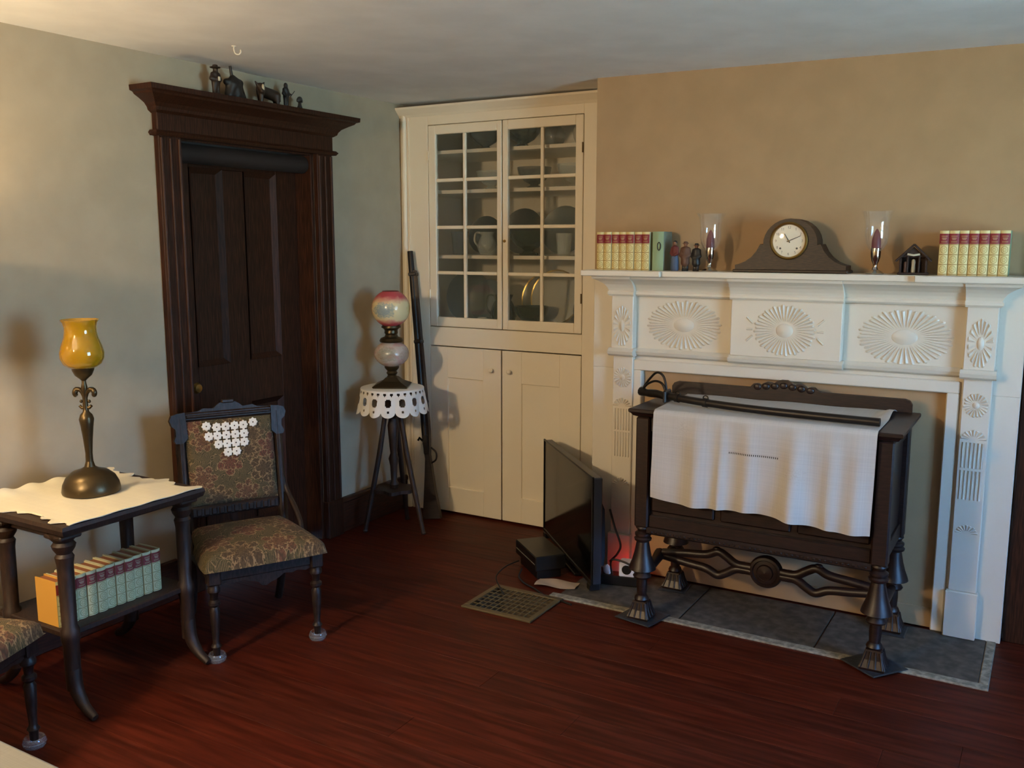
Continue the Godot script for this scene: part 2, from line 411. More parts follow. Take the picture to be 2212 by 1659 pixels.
func globe_picture(upper: bool) -> ImageTexture:   # hand-painted glass: rose bands and a blue flower on cream, or pale roses
	var w := 384; var h := 192; var im := Image.create(w, h, false, Image.FORMAT_RGB8)
	var f := FastNoiseLite.new(); f.seed = 3 if upper else 9; f.frequency = 0.02; f.fractal_octaves = 3
	var fl := [[60, 100, 44], [150, 92, 46], [236, 104, 42], [320, 96, 44]]
	for y in h:
		for x in w:
			var t := float(y) / h + 0.06 * f.get_noise_2d(x, y)
			var c: Color
			if upper:
				c = col(222, 204, 158)
				c = c.lerp(col(184, 76, 84), clampf((0.36 - t) * 5.0, 0, 1)); c = c.lerp(col(192, 84, 90), clampf((t - 0.74) * 6.0, 0, 1))
			else: c = col(190, 176, 164).lerp(col(186, 144, 134), clampf(f.get_noise_2d(x * 0.7, y) * 1.6, 0, 0.8))
			for k in 4:
				var d := Vector2(x - fl[k][0], (y - fl[k][1]) * 1.1).length() + 7.0 * f.get_noise_2d(x * 4, y * 4)
				var ang := atan2(y - fl[k][1], x - fl[k][0])
				if d < fl[k][2] * (0.9 + 0.1 * cos(ang * 5.0)):
					var pc: Color = [col(92, 128, 156), col(196, 120, 112), col(88, 122, 150), col(206, 184, 120)][k] if upper else [col(150, 128, 112), col(128, 132, 112), col(178, 122, 116), col(120, 122, 104)][k]
					c = c.lerp(pc, 0.6 * clampf(1.4 - d / fl[k][2] * 1.1 + 0.5 * f.get_noise_2d(x * 5, y * 5), 0, 1))
			im.set_pixel(x, y, c)
	im.generate_mipmaps(); return ImageTexture.create_from_image(im)
# ---------------------------------------------------------------- the room
func _ready():
	var cam := Camera3D.new(); cam.name = "camera"; add_child(cam)
	cam.position = Vector3(0, 1.55, 0); cam.rotation_degrees = Vector3(-8.75, 30.4, 0); cam.fov = rad_to_deg(2.0 * atan(829.5 / 2000.0)); cam.near = 0.05; cam.current = true
	var sky := Sky.new(); var sm := ProceduralSkyMaterial.new()
	sm.sky_top_color = Color(0.42, 0.68, 1.0); sm.sky_horizon_color = Color(0.62, 0.84, 1.0); sm.ground_horizon_color = Color(0.76, 0.93, 1.0); sm.ground_bottom_color = Color(0.72, 0.88, 0.94)
	sm.energy_multiplier = 1.0; sky.sky_material = sm
	var env := Environment.new(); env.background_mode = Environment.BG_SKY; env.sky = sky; env.background_energy_multiplier = 35.0
	env.tonemap_mode = Environment.TONE_MAPPER_LINEAR; env.tonemap_exposure = 1.0
	env.sdfgi_enabled = true; env.ssao_enabled = true; env.ssil_enabled = true
	var we := WorldEnvironment.new(); we.name = "world"; we.environment = env; add_child(we)
	make_materials()
	build_shell()
	build_door()
	build_cabinet()
	build_mantel()
	build_desk()
	build_side_table()
	build_chairs()
	build_lamp_corner()
	build_television()
	build_mantel_things()
	build_figures()
	build_room_lamp()

func build_shell():
	# floor of wide painted boards running along the chimney wall
	var fl = setting("floor")
	var d0 := Vector2(-2.083, -1.777); var e0 := Vector2(-3.4360, -3.1515)      # opening of the heating duct: x range, z range
	for q in [[XL - 0.2, XR + 0.2, -5.15, e0.x], [XL - 0.2, XR + 0.2, e0.y, ZF + 0.2], [XL - 0.2, d0.x, e0.x, e0.y], [d0.y, XR + 0.2, e0.x, e0.y]]:
		var sub := S(); bx(sub, q[0], q[1], -0.2, -0.022, q[2], q[3]); obj("subfloor", sub, M.shade, fl)
	for q in [[d0.x, d0.x + 0.002, e0.x, e0.y, -0.45], [d0.y - 0.002, d0.y, e0.x, e0.y, -0.45], [d0.x, d0.y, e0.x, e0.x + 0.002, -0.45], [d0.x, d0.y, e0.y - 0.002, e0.y, -0.45]]:
		var dw := S(); bx(dw, q[0], q[1], q[4], -0.004, q[2], q[3]); obj("duct_wall", dw, M.duct, fl)
	var db := S(); bx(db, d0.x, d0.y, -0.46, -0.45, e0.x, e0.y); obj("duct_bottom", db, M.duct, fl)
	var r := RandomNumberGenerator.new(); r.seed = 19
	var lens := [2.4, 3.1, 3.9]; var pm := []
	for l in lens:
		var s := S(); bx(s, 0, l - 0.001, -0.022, 0, -0.0708, 0.0708, 0.0008); s.generate_normals(); pm.append(s.commit())
	var z := -4.79
	while z < ZF:
		var x: float = XL - r.randf_range(0.0, 1.2)
		while x < XR:
			var k := r.randi_range(0, 2); var m: Material = M.planks[r.randi_range(0, 4)]; var x1: float = x + lens[k]
			if z > e0.x and z < e0.y and x < d0.y and x1 > d0.x:          # boards cut at the duct
				for p in [[x, minf(x1, d0.x)], [maxf(x, d0.y), x1]]:
					if p[1] - p[0] > 0.01:
						var s := S(); bx(s, p[0], p[1] - 0.001, -0.022, 0, z - 0.0708, z + 0.0708, 0.0008); obj("plank", s, m, fl)
			else: inst("plank", pm[k], m, fl, Vector3(x, 0, z))
			x = x1
		z += 0.1425
	# ceiling, a little lower toward the right as in the old house
	var ce = setting("ceiling")
	var c := S()
	var yl := 2.306; var yr := 2.306 - 0.0147 * (XR - XL)
	var p := [Vector3(XL - 0.2, yl, -5.2), Vector3(XR + 0.2, yr, -5.2), Vector3(XR + 0.2, yr, ZF + 0.2), Vector3(XL - 0.2, yl, ZF + 0.2)]
	var up := Vector3(0, 0.35, 0); var mid := Vector3(0, 2.45, -1.2)
	qout(c, p, mid); qout(c, [p[0] + up, p[1] + up, p[2] + up, p[3] + up], mid)
	for i in 4: qout(c, [p[i], p[(i + 1) % 4], p[(i + 1) % 4] + up, p[i] + up], mid)
	obj("plaster", c, M.ceiling, ce)
	# walls
	var wl := S()
	bx(wl, XL - 0.15, XL, 0, 2.4, -2.735, ZF + 0.15); bx(wl, XL - 0.15, XL, 0, 2.4, -5.15, -3.565); bx(wl, XL - 0.15, XL, 1.99, 2.4, -3.565, -2.735)
	obj("wall_left", wl, M.wall, self).set_meta("kind", "structure")
	var wb := S(); bx(wb, -1.878, XR + 0.15, 0, 2.4, -5.15, ZW); obj("wall_back", wb, M.tan, self).set_meta("kind", "structure")
	var wa := S(); bx(wa, XL, -1.878, 0, 2.4, -5.15, -4.95); obj("wall_alcove", wa, M.wall, self).set_meta("kind", "structure")
	var wf := S(); bx(wf, XL - 0.15, XR + 0.15, 0, 2.4, ZF, ZF + 0.15); obj("wall_front", wf, M.wall, self).set_meta("kind", "structure")
	# right wall with its window
	var wr := S(); var w0 := -2.75; var w1 := -1.55; var h0 := 0.75; var h1 := 2.0
	bx(wr, XR, XR + 0.15, 0, 2.4, ZW, w0); bx(wr, XR, XR + 0.15, 0, 2.4, w1, ZF); bx(wr, XR, XR + 0.15, 0, h0, w0, w1); bx(wr, XR, XR + 0.15, h1, 2.4, w0, w1)
	obj("wall_right", wr, M.wall, self).set_meta("kind", "structure")
	var win = setting("window_1")
	var wfm := S()
	bx(wfm, XR - 0.02, XR + 0.1, h0 - 0.1, h0, w0 - 0.1, w1 + 0.1); bx(wfm, XR - 0.02, XR, h1, h1 + 0.1, w0 - 0.1, w1 + 0.1); bx(wfm, XR - 0.02, XR, h0, h1, w0 - 0.1, w0); bx(wfm, XR - 0.02, XR, h0, h1, w1, w1 + 0.1)
	obj("window_frame", wfm, M.white, win)
	for k in 4:
		var sm := S(); var yy: float = [h0, h1 - 0.04, (h0 + h1) / 2 - 0.02, 0][k]
		if k < 3: bx(sm, XR + 0.05, XR + 0.09, yy, yy + 0.04, w0, w1)
		else: bx(sm, XR + 0.055, XR + 0.085, h0, h1, (w0 + w1) / 2 - 0.012, (w0 + w1) / 2 + 0.012)
		obj("sash_bar", sm, M.white, win)
	for k in 4:
		var s := S(); var a0: float = lerpf(w0, w1, 0.0 if k % 2 == 0 else 0.51); var b0: float = lerpf(h0, h1, 0.03 if k < 2 else 0.52)
		bx(s, XR + 0.068, XR + 0.072, b0, b0 + 0.57, a0, a0 + 0.58); obj("pane", s, M.pane, win)
	# baseboards
	var b1 := S(); bx(b1, XL, XL + 0.02, 0, 0.18, -4.28, -3.68, 0.004); bx(b1, XL, XL + 0.028, 0.16, 0.19, -4.28, -3.68, 0.006); obj("baseboard_left", b1, M.base, self).set_meta("kind", "structure")
	var b2 := S(); bx(b2, XL, XL + 0.02, 0, 0.18, -2.61, ZF, 0.004); obj("baseboard_left_001", b2, M.base, self).set_meta("kind", "structure")
	var b3 := S(); bx(b3, XR - 0.02, XR, 0, 0.18, ZW + 0.05, ZF, 0.004); obj("baseboard_right", b3, M.base, self).set_meta("kind", "structure")
	# dark door right of the mantel, only its casing shows at the edge of the picture
	var d2 = setting("door_2")
	var cs := S(); bx(cs, -0.083, 0.05, 0, 2.06, ZW, ZW + 0.035, 0.004); obj("casing", cs, M.door, d2)
	var cs2 := S(); bx(cs2, 0.83, 0.96, 0, 2.06, ZW, ZW + 0.035, 0.004); obj("casing", cs2, M.door, d2)
	var cs3 := S(); bx(cs3, -0.083, 0.96, 2.06, 2.18, ZW, ZW + 0.04, 0.004); obj("header", cs3, M.door, d2)
	var lf := S(); bx(lf, 0.05, 0.83, 0.005, 2.06, ZW, ZW + 0.012); obj("door_leaf", lf, M.door, d2)
	# hearth
	var h = thing("hearth", "grey stone hearth set flush in the floor before the mantel", "hearth", Vector3(0, 0, 0))
	for k in 3:
		var s := S(); var x0: float = [-1.80, -1.245, -0.70][k]; var x1: float = [-1.25, -0.705, -0.135][k]
		bx(s, x0, x1, -0.018, 0.006, ZB + 0.004, -3.492, 0.002); obj("hearth_stone", s, M.stone, h)
	var bs := S(); bx(bs, -1.835, -0.10, -0.018, 0.007, -3.49, -3.447, 0.003); obj("border_strip", bs, M.border, h)
	var bs2 := S(); bx(bs2, -0.133, -0.10, -0.018, 0.007, ZB + 0.004, -3.492, 0.003); obj("border_strip", bs2, M.border, h)
	# floor grille for the heating
	var g = thing("floor_register", "bronze floor grille with a square lattice beside the television", "floor grille", Vector3(-1.93, 0.0, -3.2938))
	var gf := S()
	for q in [[-0.17, 0.17, -0.148, -0.118], [-0.17, 0.17, 0.118, 0.148], [-0.17, -0.145, -0.118, 0.118], [0.145, 0.17, -0.118, 0.118]]: bx(gf, q[0], q[1], 0.0006, 0.009, q[2], q[3], 0.002)
	obj("frame", gf, M.iron, g)
	for k in 10:
		var s := S(); var x := -0.145 + 0.29 * (k + 1) / 11.0; bx(s, x - 0.0024, x + 0.0024, 0.0042, 0.008, -0.118, 0.118); obj("bar", s, M.iron, g)
	for k in 6:
		var s := S(); var zz := -0.118 + 0.236 * (k + 1) / 7.0; bx(s, -0.145, 0.145, 0.0042, 0.0072, zz - 0.0024, zz + 0.0024); obj("bar", s, M.iron, g)
	# hook in the ceiling
	var hk = thing("ceiling_hook", "small white hook screwed into the ceiling above the door", "hook", Vector3(-2.82, 2.299, -2.68), 0.6); hk.scale = Vector3(0.72, 0.72, 0.72)
	var hs := S(); lathe(hs, [Vector2(0.0001, 0.0), Vector2(0.014, 0.0), Vector2(0.012, -0.006), Vector2(0.0001, -0.008)], 14); obj("plate", hs, M.white, hk)
	var ht := S(); tube(ht, curve([Vector3(0, -0.006, 0), Vector3(0, -0.022, 0), Vector3(0.006, -0.04, 0), Vector3(0.022, -0.046, 0), Vector3(0.034, -0.036, 0), Vector3(0.034, -0.022, 0)], 20), 0.004, 8); obj("hook_arm", ht, M.white, hk)

func build_door():
	var d = setting("door_1")
	var x := XL
	for k in 2:                              # casings with beads
		var a: float = -2.735 if k == 0 else -3.675; var b: float = -2.62 if k == 0 else -3.565
		var s := S(); bx(s, x, x + 0.03, 0, 1.985, a, b, 0.004); obj("casing", s, M.door, d)
		for e in [a + 0.012, (a + b) / 2, b - 0.012]:
			var t := S(); tube(t, [Vector3(x + 0.031, 0.2, e), Vector3(x + 0.031, 1.97, e)], 0.006 if e == (a + b) / 2 else 0.008, 8); obj("bead", t, M.door, d)
		var pl := S(); bx(pl, x, x + 0.04, 0, 0.2, a - 0.004, b + 0.004, 0.005); obj("plinth_block", pl, M.door, d)
	var fr := S(); bx(fr, x, x + 0.034, 1.985, 2.075, -3.68, -2.615, 0.004); obj("frieze", fr, M.door, d)
	var nb := S(); rings(nb, [[1.978, x, x + 0.042, -3.692, -2.603], [1.99, x, x + 0.052, -3.70, -2.595], [2.0, x, x + 0.042, -3.692, -2.603]]); obj("fillet", nb, M.door, d)
	var cr := S(); var rr := []
	for q in [[2.068, 0.036], [2.078, 0.05], [2.09, 0.054], [2.105, 0.066], [2.12, 0.09], [2.132, 0.112], [2.14, 0.118], [2.145, 0.132], [2.165, 0.134]]: rr.append([q[0], x, x + q[1], -3.645 - q[1], -2.65 + q[1]])
	rings(cr, rr); obj("cornice", cr, M.door, d)
	var jb := S()
	bx(jb, x - 0.15, x + 0.002, 0, 1.99, -3.565, -3.545, 0.002); obj("jamb", jb, M.door, d)
	jb = S(); bx(jb, x - 0.15, x + 0.002, 0, 1.99, -2.755, -2.735, 0.002); obj("jamb", jb, M.door, d)
	jb = S(); bx(jb, x - 0.15, x + 0.002, 1.97, 1.99, -3.545, -2.755, 0.002); obj("head_jamb", jb, M.door, d)
	var ro := S(); tube(ro, [Vector3(x - 0.05, 1.926, -3.543), Vector3(x - 0.05, 1.926, -2.757)], 0.042, 16); obj("rolled_blind", ro, M.shade, d)
	# four-panel leaf
	var lf = node("door_leaf", d)
	var xo := x - 0.1; var z0 := -3.544; var z1 := -2.756; var th := 0.035
	for q in [[z0, z0 + 0.14], [z1 - 0.12, z1], [-3.195, -3.065]]:
		var s := S(); bx(s, xo - th, xo, 0.01 if q[0] != -3.195 else 0.2, 1.968 if q[0] != -3.195 else 1.875, q[0], q[1], 0.003); obj("stile", s, M.door, lf)
	for q in [[0.01, 0.2], [0.78, 0.985], [1.875, 1.968]]:
		var s := S(); bx(s, xo - th, xo - 0.0008, q[0], q[1], z0 + 0.14, z1 - 0.12, 0.002); obj("rail", s, M.door, lf)
	for zz in [[z0 + 0.14, -3.195], [-3.065, z1 - 0.12]]:
		for yy in [[0.2, 0.78], [0.985, 1.875]]:
			var s := S(); bx(s, xo - 0.028, xo - 0.016, yy[0], yy[1], zz[0], zz[1]); obj("panel", s, M.door, lf)
			var m := S()                     # sloping moulding round the panel
			for i in 4:
				var o := [Vector2(zz[0], yy[0]), Vector2(zz[1], yy[0]), Vector2(zz[1], yy[1]), Vector2(zz[0], yy[1])]
				var c := Vector2((zz[0] + zz[1]) / 2, (yy[0] + yy[1]) / 2)
				var a: Vector2 = o[i]; var b: Vector2 = o[(i + 1) % 4]
				var ai := a + Vector2(signf(c.x - a.x), signf(c.y - a.y)) * 0.026; var bi := b + Vector2(signf(c.x - b.x), signf(c.y - b.y)) * 0.026
				qout(m, [Vector3(xo + 0.004, a.y, a.x), Vector3(xo + 0.004, b.y, b.x), Vector3(xo - 0.017, bi.y, bi.x), Vector3(xo - 0.017, ai.y, ai.x)], Vector3(xo - 1, c.y, c.x))
			obj("panel_moulding", m, M.door, lf)
	var kn := S(); lathe(kn, [Vector2(0.0001, 0.0), Vector2(0.024, 0.0), Vector2(0.02, 0.006), Vector2(0.009, 0.01), Vector2(0.009, 0.03), Vector2(0.022, 0.038), Vector2(0.026, 0.05), Vector2(0.018, 0.062), Vector2(0.0001, 0.065)], 16, Transform3D(Basis(Vector3(0, 0, 1), -PI / 2), Vector3(xo, 0.9, -2.82))); obj("door_knob", kn, M.brass, lf)

func build_cabinet():
	var c = thing("china_cabinet", "cream built-in china cabinet with glazed upper doors in the corner", "china cabinet", Vector3(0, 0, ZC))
	var x0 := XL + 0.002; var x1 := -1.88; var zi := -0.02
	var y0 := 0.0; var yt := 2.285
	# face frame
	for q in [["stile", x0, -3.05, 0.0, 2.255], ["stile", -2.095, x1, 0.0, 2.255], ["rail", -3.05, -2.095, 0.97, 1.075], ["rail", -3.05, -2.095, 2.18, 2.255]]:
		var s := S(); bx(s, q[1], q[2], q[3], q[4], -0.03, 0.0, 0.002); obj(q[0], s, M.cream, c)
	var mo := S(); tube(mo, [Vector3(x0 + 0.028, 0, 0.0), Vector3(x0 + 0.028, 2.24, 0.0)], 0.016, 10); obj("corner_moulding", mo, M.cream, c)
	var ed := S(); bx(ed, x0 + 0.052, x0 + 0.062, 0, 2.24, 0, 0.006); obj("edge_bead", ed, M.cream, c)
	var cr := S(); rings(cr, [[2.228, x0, x1, -0.03, 0.006], [2.24, x0, x1, -0.03, 0.014], [2.256, x0, x1, -0.03, 0.03], [2.268, x0, x1, -0.03, 0.042], [yt - 0.006, x0, x1, -0.03, 0.046]]); obj("crown_moulding", cr, M.cream, c)
	var bk := S(); bx(bk, x0 + 0.02, x1 - 0.002, 0, 2.24, -0.62, -0.60); obj("back_board", bk, M.inner, c)
	for q in [[x0, x0 + 0.02], [x1 - 0.02, x1]]:
		var s := S(); bx(s, q[0], q[1], 0, 2.24, -0.62, -0.03); obj("side_board", s, M.inner, c)
	var tp := S(); bx(tp, x0 + 0.02, x1 - 0.02, 2.22, 2.24, -0.60, -0.03); obj("top_board", tp, M.inner, c)
	for y in [1.085, 1.475, 1.832, 2.048]:
		var s := S(); bx(s, x0 + 0.021, x1 - 0.021, y - 0.02, y, -0.599, -0.065, 0.002); obj("shelf", s, M.inner, c)
	# glazed doors
	for k in 2:
		var a: float = -3.047 if k == 0 else -2.570; var b: float = -2.576 if k == 0 else -2.098
		var g0: float = -2.999 if k == 0 else -2.538; var g1: float = -2.605 if k == 0 else -2.141
		var ya := 1.079; var yb := 2.177; var ga := 1.132; var gb := 2.128; var gm: float = -2.813 if k == 0 else -2.335
		var d = node("glazed_door", c)
		for q in [["stile", a, g0, ya, yb], ["stile", g1, b, ya, yb], ["rail", g0, g1, ya, ga], ["rail", g0, g1, gb, yb]]:
			var s := S(); bx(s, q[1], q[2], q[3], q[4], -0.024, 0.001, 0.003); obj(q[0], s, M.cream, d)
		var ys := [ga, 1.378, 1.627, 1.882, gb]
		var mv := S(); bx(mv, gm - 0.009, gm + 0.009, ga, gb, -0.02, -0.002, 0.003); obj("muntin", mv, M.cream, d)
		for j in 3:
			for i in 2:
				var mh := S(); bx(mh, g0 if i == 0 else gm + 0.009, gm - 0.009 if i == 0 else g1, ys[j + 1] - 0.009, ys[j + 1] + 0.009, -0.02, -0.003, 0.003); obj("muntin", mh, M.cream, d)
		for j in 4:
			for i in 2:
				var s := S(); bx(s, g0 if i == 0 else gm, gm if i == 0 else g1, ys[j], ys[j + 1], -0.014, -0.011); obj("pane", s, M.glass, d)
		for y in [1.26, 2.016]:
			var s := S(); tube(s, [Vector3(a + 0.002 if k == 0 else b - 0.002, y - 0.025, 0.003), Vector3(a + 0.002 if k == 0 else b - 0.002, y + 0.025, 0.003)], 0.0045, 8); obj("hinge", s, M.iron if k == 1 else M.cream, d)
		if k == 1:
			var s := S(); lathe(s, [Vector2(0.0001, 0.012), Vector2(0.006, 0.011), Vector2(0.008, 0.004), Vector2(0.004, 0.0)], 10, Transform3D(Basis(Vector3.RIGHT, PI / 2), Vector3(-2.556, 1.552, 0.0))); obj("latch_knob", s, M.brass, d)
	# panelled lower doors
	for k in 2:
		var a: float = -3.047 if k == 0 else -2.574; var b: float = -2.582 if k == 0 else -2.098
		var p0: float = -2.933 if k == 0 else -2.452; var p1: float = -2.697 if k == 0 else -2.222
		var d = node("panelled_door", c)
		for q in [["stile", a, p0, 0.012, 0.964], ["stile", p1, b, 0.012, 0.964], ["rail", p0, p1, 0.79, 0.964], ["rail", p0, p1, 0.012, 0.155]]:
			var s := S(); bx(s, q[1], q[2], q[3], q[4], -0.024, 0.001, 0.002); obj(q[0], s, M.cream, d)
		var pn := S(); bx(pn, p0, p1, 0.155, 0.79, -0.02, -0.008); obj("panel", pn, M.cream, d)
		var s2 := S(); lathe(s2, [Vector2(0.006, 0.0), Vector2(0.005, 0.012), Vector2(0.012, 0.018), Vector2(0.013, 0.024), Vector2(0.008, 0.03), Vector2(0.0001, 0.031)], 14, Transform3D(Basis(Vector3.RIGHT, PI / 2), Vector3(-2.635 if k == 0 else -2.52, 0.854, 0.001))); obj("knob", s2, M.cream, d)
	var fb := S(); bx(fb, -2.9, -2.13, 0.30, 0.32, -0.4, -0.07); obj("lower_shelf", fb, M.inner, c)
	# dishes: [kind, x, depth behind the face, shelf height, size, material, label, category]
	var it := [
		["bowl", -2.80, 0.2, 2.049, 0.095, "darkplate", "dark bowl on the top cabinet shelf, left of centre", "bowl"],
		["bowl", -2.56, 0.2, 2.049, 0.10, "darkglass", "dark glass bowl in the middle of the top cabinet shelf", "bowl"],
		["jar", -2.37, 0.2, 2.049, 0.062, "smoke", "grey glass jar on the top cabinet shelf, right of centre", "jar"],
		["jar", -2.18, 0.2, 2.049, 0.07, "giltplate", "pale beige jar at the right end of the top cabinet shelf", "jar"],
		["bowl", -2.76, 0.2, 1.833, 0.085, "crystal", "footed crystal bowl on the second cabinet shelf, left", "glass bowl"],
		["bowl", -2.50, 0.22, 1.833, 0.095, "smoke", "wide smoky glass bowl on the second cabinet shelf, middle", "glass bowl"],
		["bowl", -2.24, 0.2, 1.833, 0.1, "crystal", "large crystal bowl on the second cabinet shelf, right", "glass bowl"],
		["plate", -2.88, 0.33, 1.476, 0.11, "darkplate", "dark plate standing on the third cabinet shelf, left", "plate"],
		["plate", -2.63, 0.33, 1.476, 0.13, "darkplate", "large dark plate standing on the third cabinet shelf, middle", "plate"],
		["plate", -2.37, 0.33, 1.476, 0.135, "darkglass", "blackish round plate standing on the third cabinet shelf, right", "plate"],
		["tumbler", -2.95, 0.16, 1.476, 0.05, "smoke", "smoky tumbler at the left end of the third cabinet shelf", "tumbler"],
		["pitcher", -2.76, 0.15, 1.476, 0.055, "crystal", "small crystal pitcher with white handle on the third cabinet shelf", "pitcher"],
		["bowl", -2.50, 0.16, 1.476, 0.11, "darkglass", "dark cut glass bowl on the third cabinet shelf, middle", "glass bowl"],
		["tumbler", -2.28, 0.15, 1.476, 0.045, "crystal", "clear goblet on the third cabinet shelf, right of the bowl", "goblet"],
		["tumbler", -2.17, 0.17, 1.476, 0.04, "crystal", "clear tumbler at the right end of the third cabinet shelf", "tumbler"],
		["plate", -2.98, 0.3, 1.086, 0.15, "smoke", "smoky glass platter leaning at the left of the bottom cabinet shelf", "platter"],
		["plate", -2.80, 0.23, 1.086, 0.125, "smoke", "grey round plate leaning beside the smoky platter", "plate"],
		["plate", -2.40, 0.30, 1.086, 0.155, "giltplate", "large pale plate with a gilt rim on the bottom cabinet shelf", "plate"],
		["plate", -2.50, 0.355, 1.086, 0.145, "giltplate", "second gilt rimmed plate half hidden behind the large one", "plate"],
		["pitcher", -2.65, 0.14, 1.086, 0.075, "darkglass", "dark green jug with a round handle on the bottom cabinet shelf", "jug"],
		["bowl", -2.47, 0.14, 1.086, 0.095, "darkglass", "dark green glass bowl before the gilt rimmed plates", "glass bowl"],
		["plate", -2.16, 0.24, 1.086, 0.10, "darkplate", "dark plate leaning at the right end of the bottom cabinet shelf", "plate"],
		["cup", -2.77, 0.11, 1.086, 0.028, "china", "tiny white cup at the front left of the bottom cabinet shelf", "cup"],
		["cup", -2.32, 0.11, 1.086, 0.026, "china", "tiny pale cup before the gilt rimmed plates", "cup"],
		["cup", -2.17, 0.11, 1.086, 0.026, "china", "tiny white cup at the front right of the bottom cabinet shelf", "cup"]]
	for q in it:
		var r: float = q[4]; var m: Material = M[q[5]]
		var o = thing({bowl = "glass_bowl", jar = "jar", plate = "plate", tumbler = "tumbler", pitcher = "pitcher", cup = "cup"}[q[0]], q[6], q[7], Vector3(q[1], q[3] + 0.0005, ZC - q[2]), 0.0, "dishes in the china cabinet")
		var s := S()
		match q[0]:
			"bowl":
				lathe(s, [Vector2(0.0001, 0.0), Vector2(r * 0.5, 0.0), Vector2(r * 0.45, r * 0.1), Vector2(r * 0.22, r * 0.22), Vector2(r * 0.62, r * 0.45), Vector2(r * 0.92, r * 0.8), Vector2(r, r * 1.2), Vector2(r * 0.95, r * 1.2), Vector2(r * 0.85, r * 0.82), Vector2(r * 0.5, r * 0.5), Vector2(0.0001, r * 0.36)], 20); obj("bowl_body", s, m, o)
			"jar":
				lathe(s, [Vector2(0.0001, 0.0), Vector2(r * 0.7, 0.0), Vector2(r * 0.95, r * 0.5), Vector2(r, r * 1.0), Vector2(r * 0.8, r * 1.5), Vector2(r * 0.6, r * 1.65), Vector2(r * 0.66, r * 1.8), Vector2(r * 0.5, r * 1.8), Vector2(r * 0.4, r * 1.5), Vector2(0.0001, r * 0.3)], 20); obj("jar_body", s, m, o)
				var l := S(); lathe(l, [Vector2(r * 0.62, r * 1.8), Vector2(r * 0.5, r * 2.0), Vector2(0.008, r * 2.1), Vector2(0.012, r * 2.3), Vector2(0.0001, r * 2.4)], 16); obj("lid", l, m, o)
			"plate":
				var xf := Transform3D(Basis(Vector3.RIGHT, PI / 2 - 0.2), Vector3(0, r * cos(0.2) + 0.002, 0.0))
				lathe(s, [Vector2(0.0001, -0.004), Vector2(r * 0.6, -0.004), Vector2(r, 0.012), Vector2(r * 0.99, 0.016), Vector2(r * 0.62, 0.002), Vector2(0.0001, 0.002)], 28, xf); obj("plate_body", s, m, o)
				if q[5] == "giltplate":
					var g := S(); lathe(g, [Vector2(r * 1.003, 0.012), Vector2(r * 1.003, 0.018), Vector2(r * 0.955, 0.0162), Vector2(r * 0.955, 0.0135)], 28, xf); obj("rim", g, M.gilt, o)
			"tumbler":
				lathe(s, [Vector2(0.0001, 0.0), Vector2(r * 0.75, 0.0), Vector2(r, r * 2.6), Vector2(r * 0.93, r * 2.6), Vector2(r * 0.68, r * 0.2), Vector2(0.0001, r * 0.2)], 18); obj("tumbler_body", s, m, o)
			"cup":
				lathe(s, [Vector2(0.0001, 0.0), Vector2(r * 0.6, 0.0), Vector2(r * 0.95, r * 0.8), Vector2(r, r * 1.5), Vector2(r * 0.9, r * 1.5), Vector2(r * 0.8, r * 0.8), Vector2(0.0001, r * 0.2)], 16); obj("cup_body", s, m, o)
				var h := S(); tube(h, curve([Vector3(r * 0.9, r * 1.2, 0), Vector3(r * 1.5, r * 1.1, 0), Vector3(r * 1.4, r * 0.5, 0), Vector3(r * 0.8, r * 0.5, 0)], 12), 0.003, 6); obj("handle", h, m, o)
			"pitcher":
				lathe(s, [Vector2(0.0001, 0.0), Vector2(r * 0.7, 0.0), Vector2(r, r * 0.7), Vector2(r * 0.85, r * 1.4), Vector2(r * 0.6, r * 1.9), Vector2(r * 0.75, r * 2.3), Vector2(r * 0.66, r * 2.3), Vector2(r * 0.5, r * 1.9), Vector2(r * 0.7, r * 1.3), Vector2(0.0001, r * 0.3)], 20); obj("pitcher_body", s, m, o)
				var h := S(); tube(h, curve([Vector3(-r * 0.65, r * 2.15, 0), Vector3(-r * 1.3, r * 2.2, 0), Vector3(-r * 1.5, r * 1.4, 0), Vector3(-r * 0.93, r * 0.7, 0)], 16), 0.006, 8); obj("handle", h, M.china if q[5] == "crystal" else m, o)

func sunburst(parent, cx: float, cy: float, z: float, rx: float, ry: float, n: int, called := "sunburst", a0 := 0.0, a1 := TAU):
	# carved oval fan: tapered ribs round a plain centre
	var s := S()
	for k in n:
		var a := a0 + (a1 - a0) * (k + 0.5) / n; var w := (a1 - a0) / n * 0.36
		var at = func(t: float, ang: float, zz: float): return Vector3(cx + cos(ang) * rx * t, cy + sin(ang) * ry * t, zz)
		var lim := 1.0 - 0.05 * (k % 2)
		var i0: Vector3 = at.call(0.34, a, z + 0.001); var l: Vector3 = at.call(lim, a - w, z + 0.001); var r: Vector3 = at.call(lim, a + w, z + 0.001)
		var t0: Vector3 = at.call(0.46, a, z + 0.0035); var t1: Vector3 = at.call(lim * 0.97, a, z + 0.0065); var tip: Vector3 = at.call(lim * 1.04, a, z + 0.001)
		var m: Vector3 = at.call(0.7, a, z - 0.02)
		for q in [[i0, l, t0], [t0, l, t1], [i0, t0, r], [t0, t1, r], [l, tip, t1], [t1, tip, r]]: qout(s, q, m)
	obj(called, s, M.white, parent)
	if a1 - a0 > 6.0:
		var b := S(); lathe(b, [Vector2(1.0, 0.0), Vector2(0.9, 0.003), Vector2(0.0001, 0.004)], 24, Transform3D(Basis(Vector3.RIGHT, PI / 2).scaled(Vector3(rx * 0.28, ry * 0.28, 1)), Vector3(cx, cy, z))); obj("sunburst_centre", b, M.white, parent)
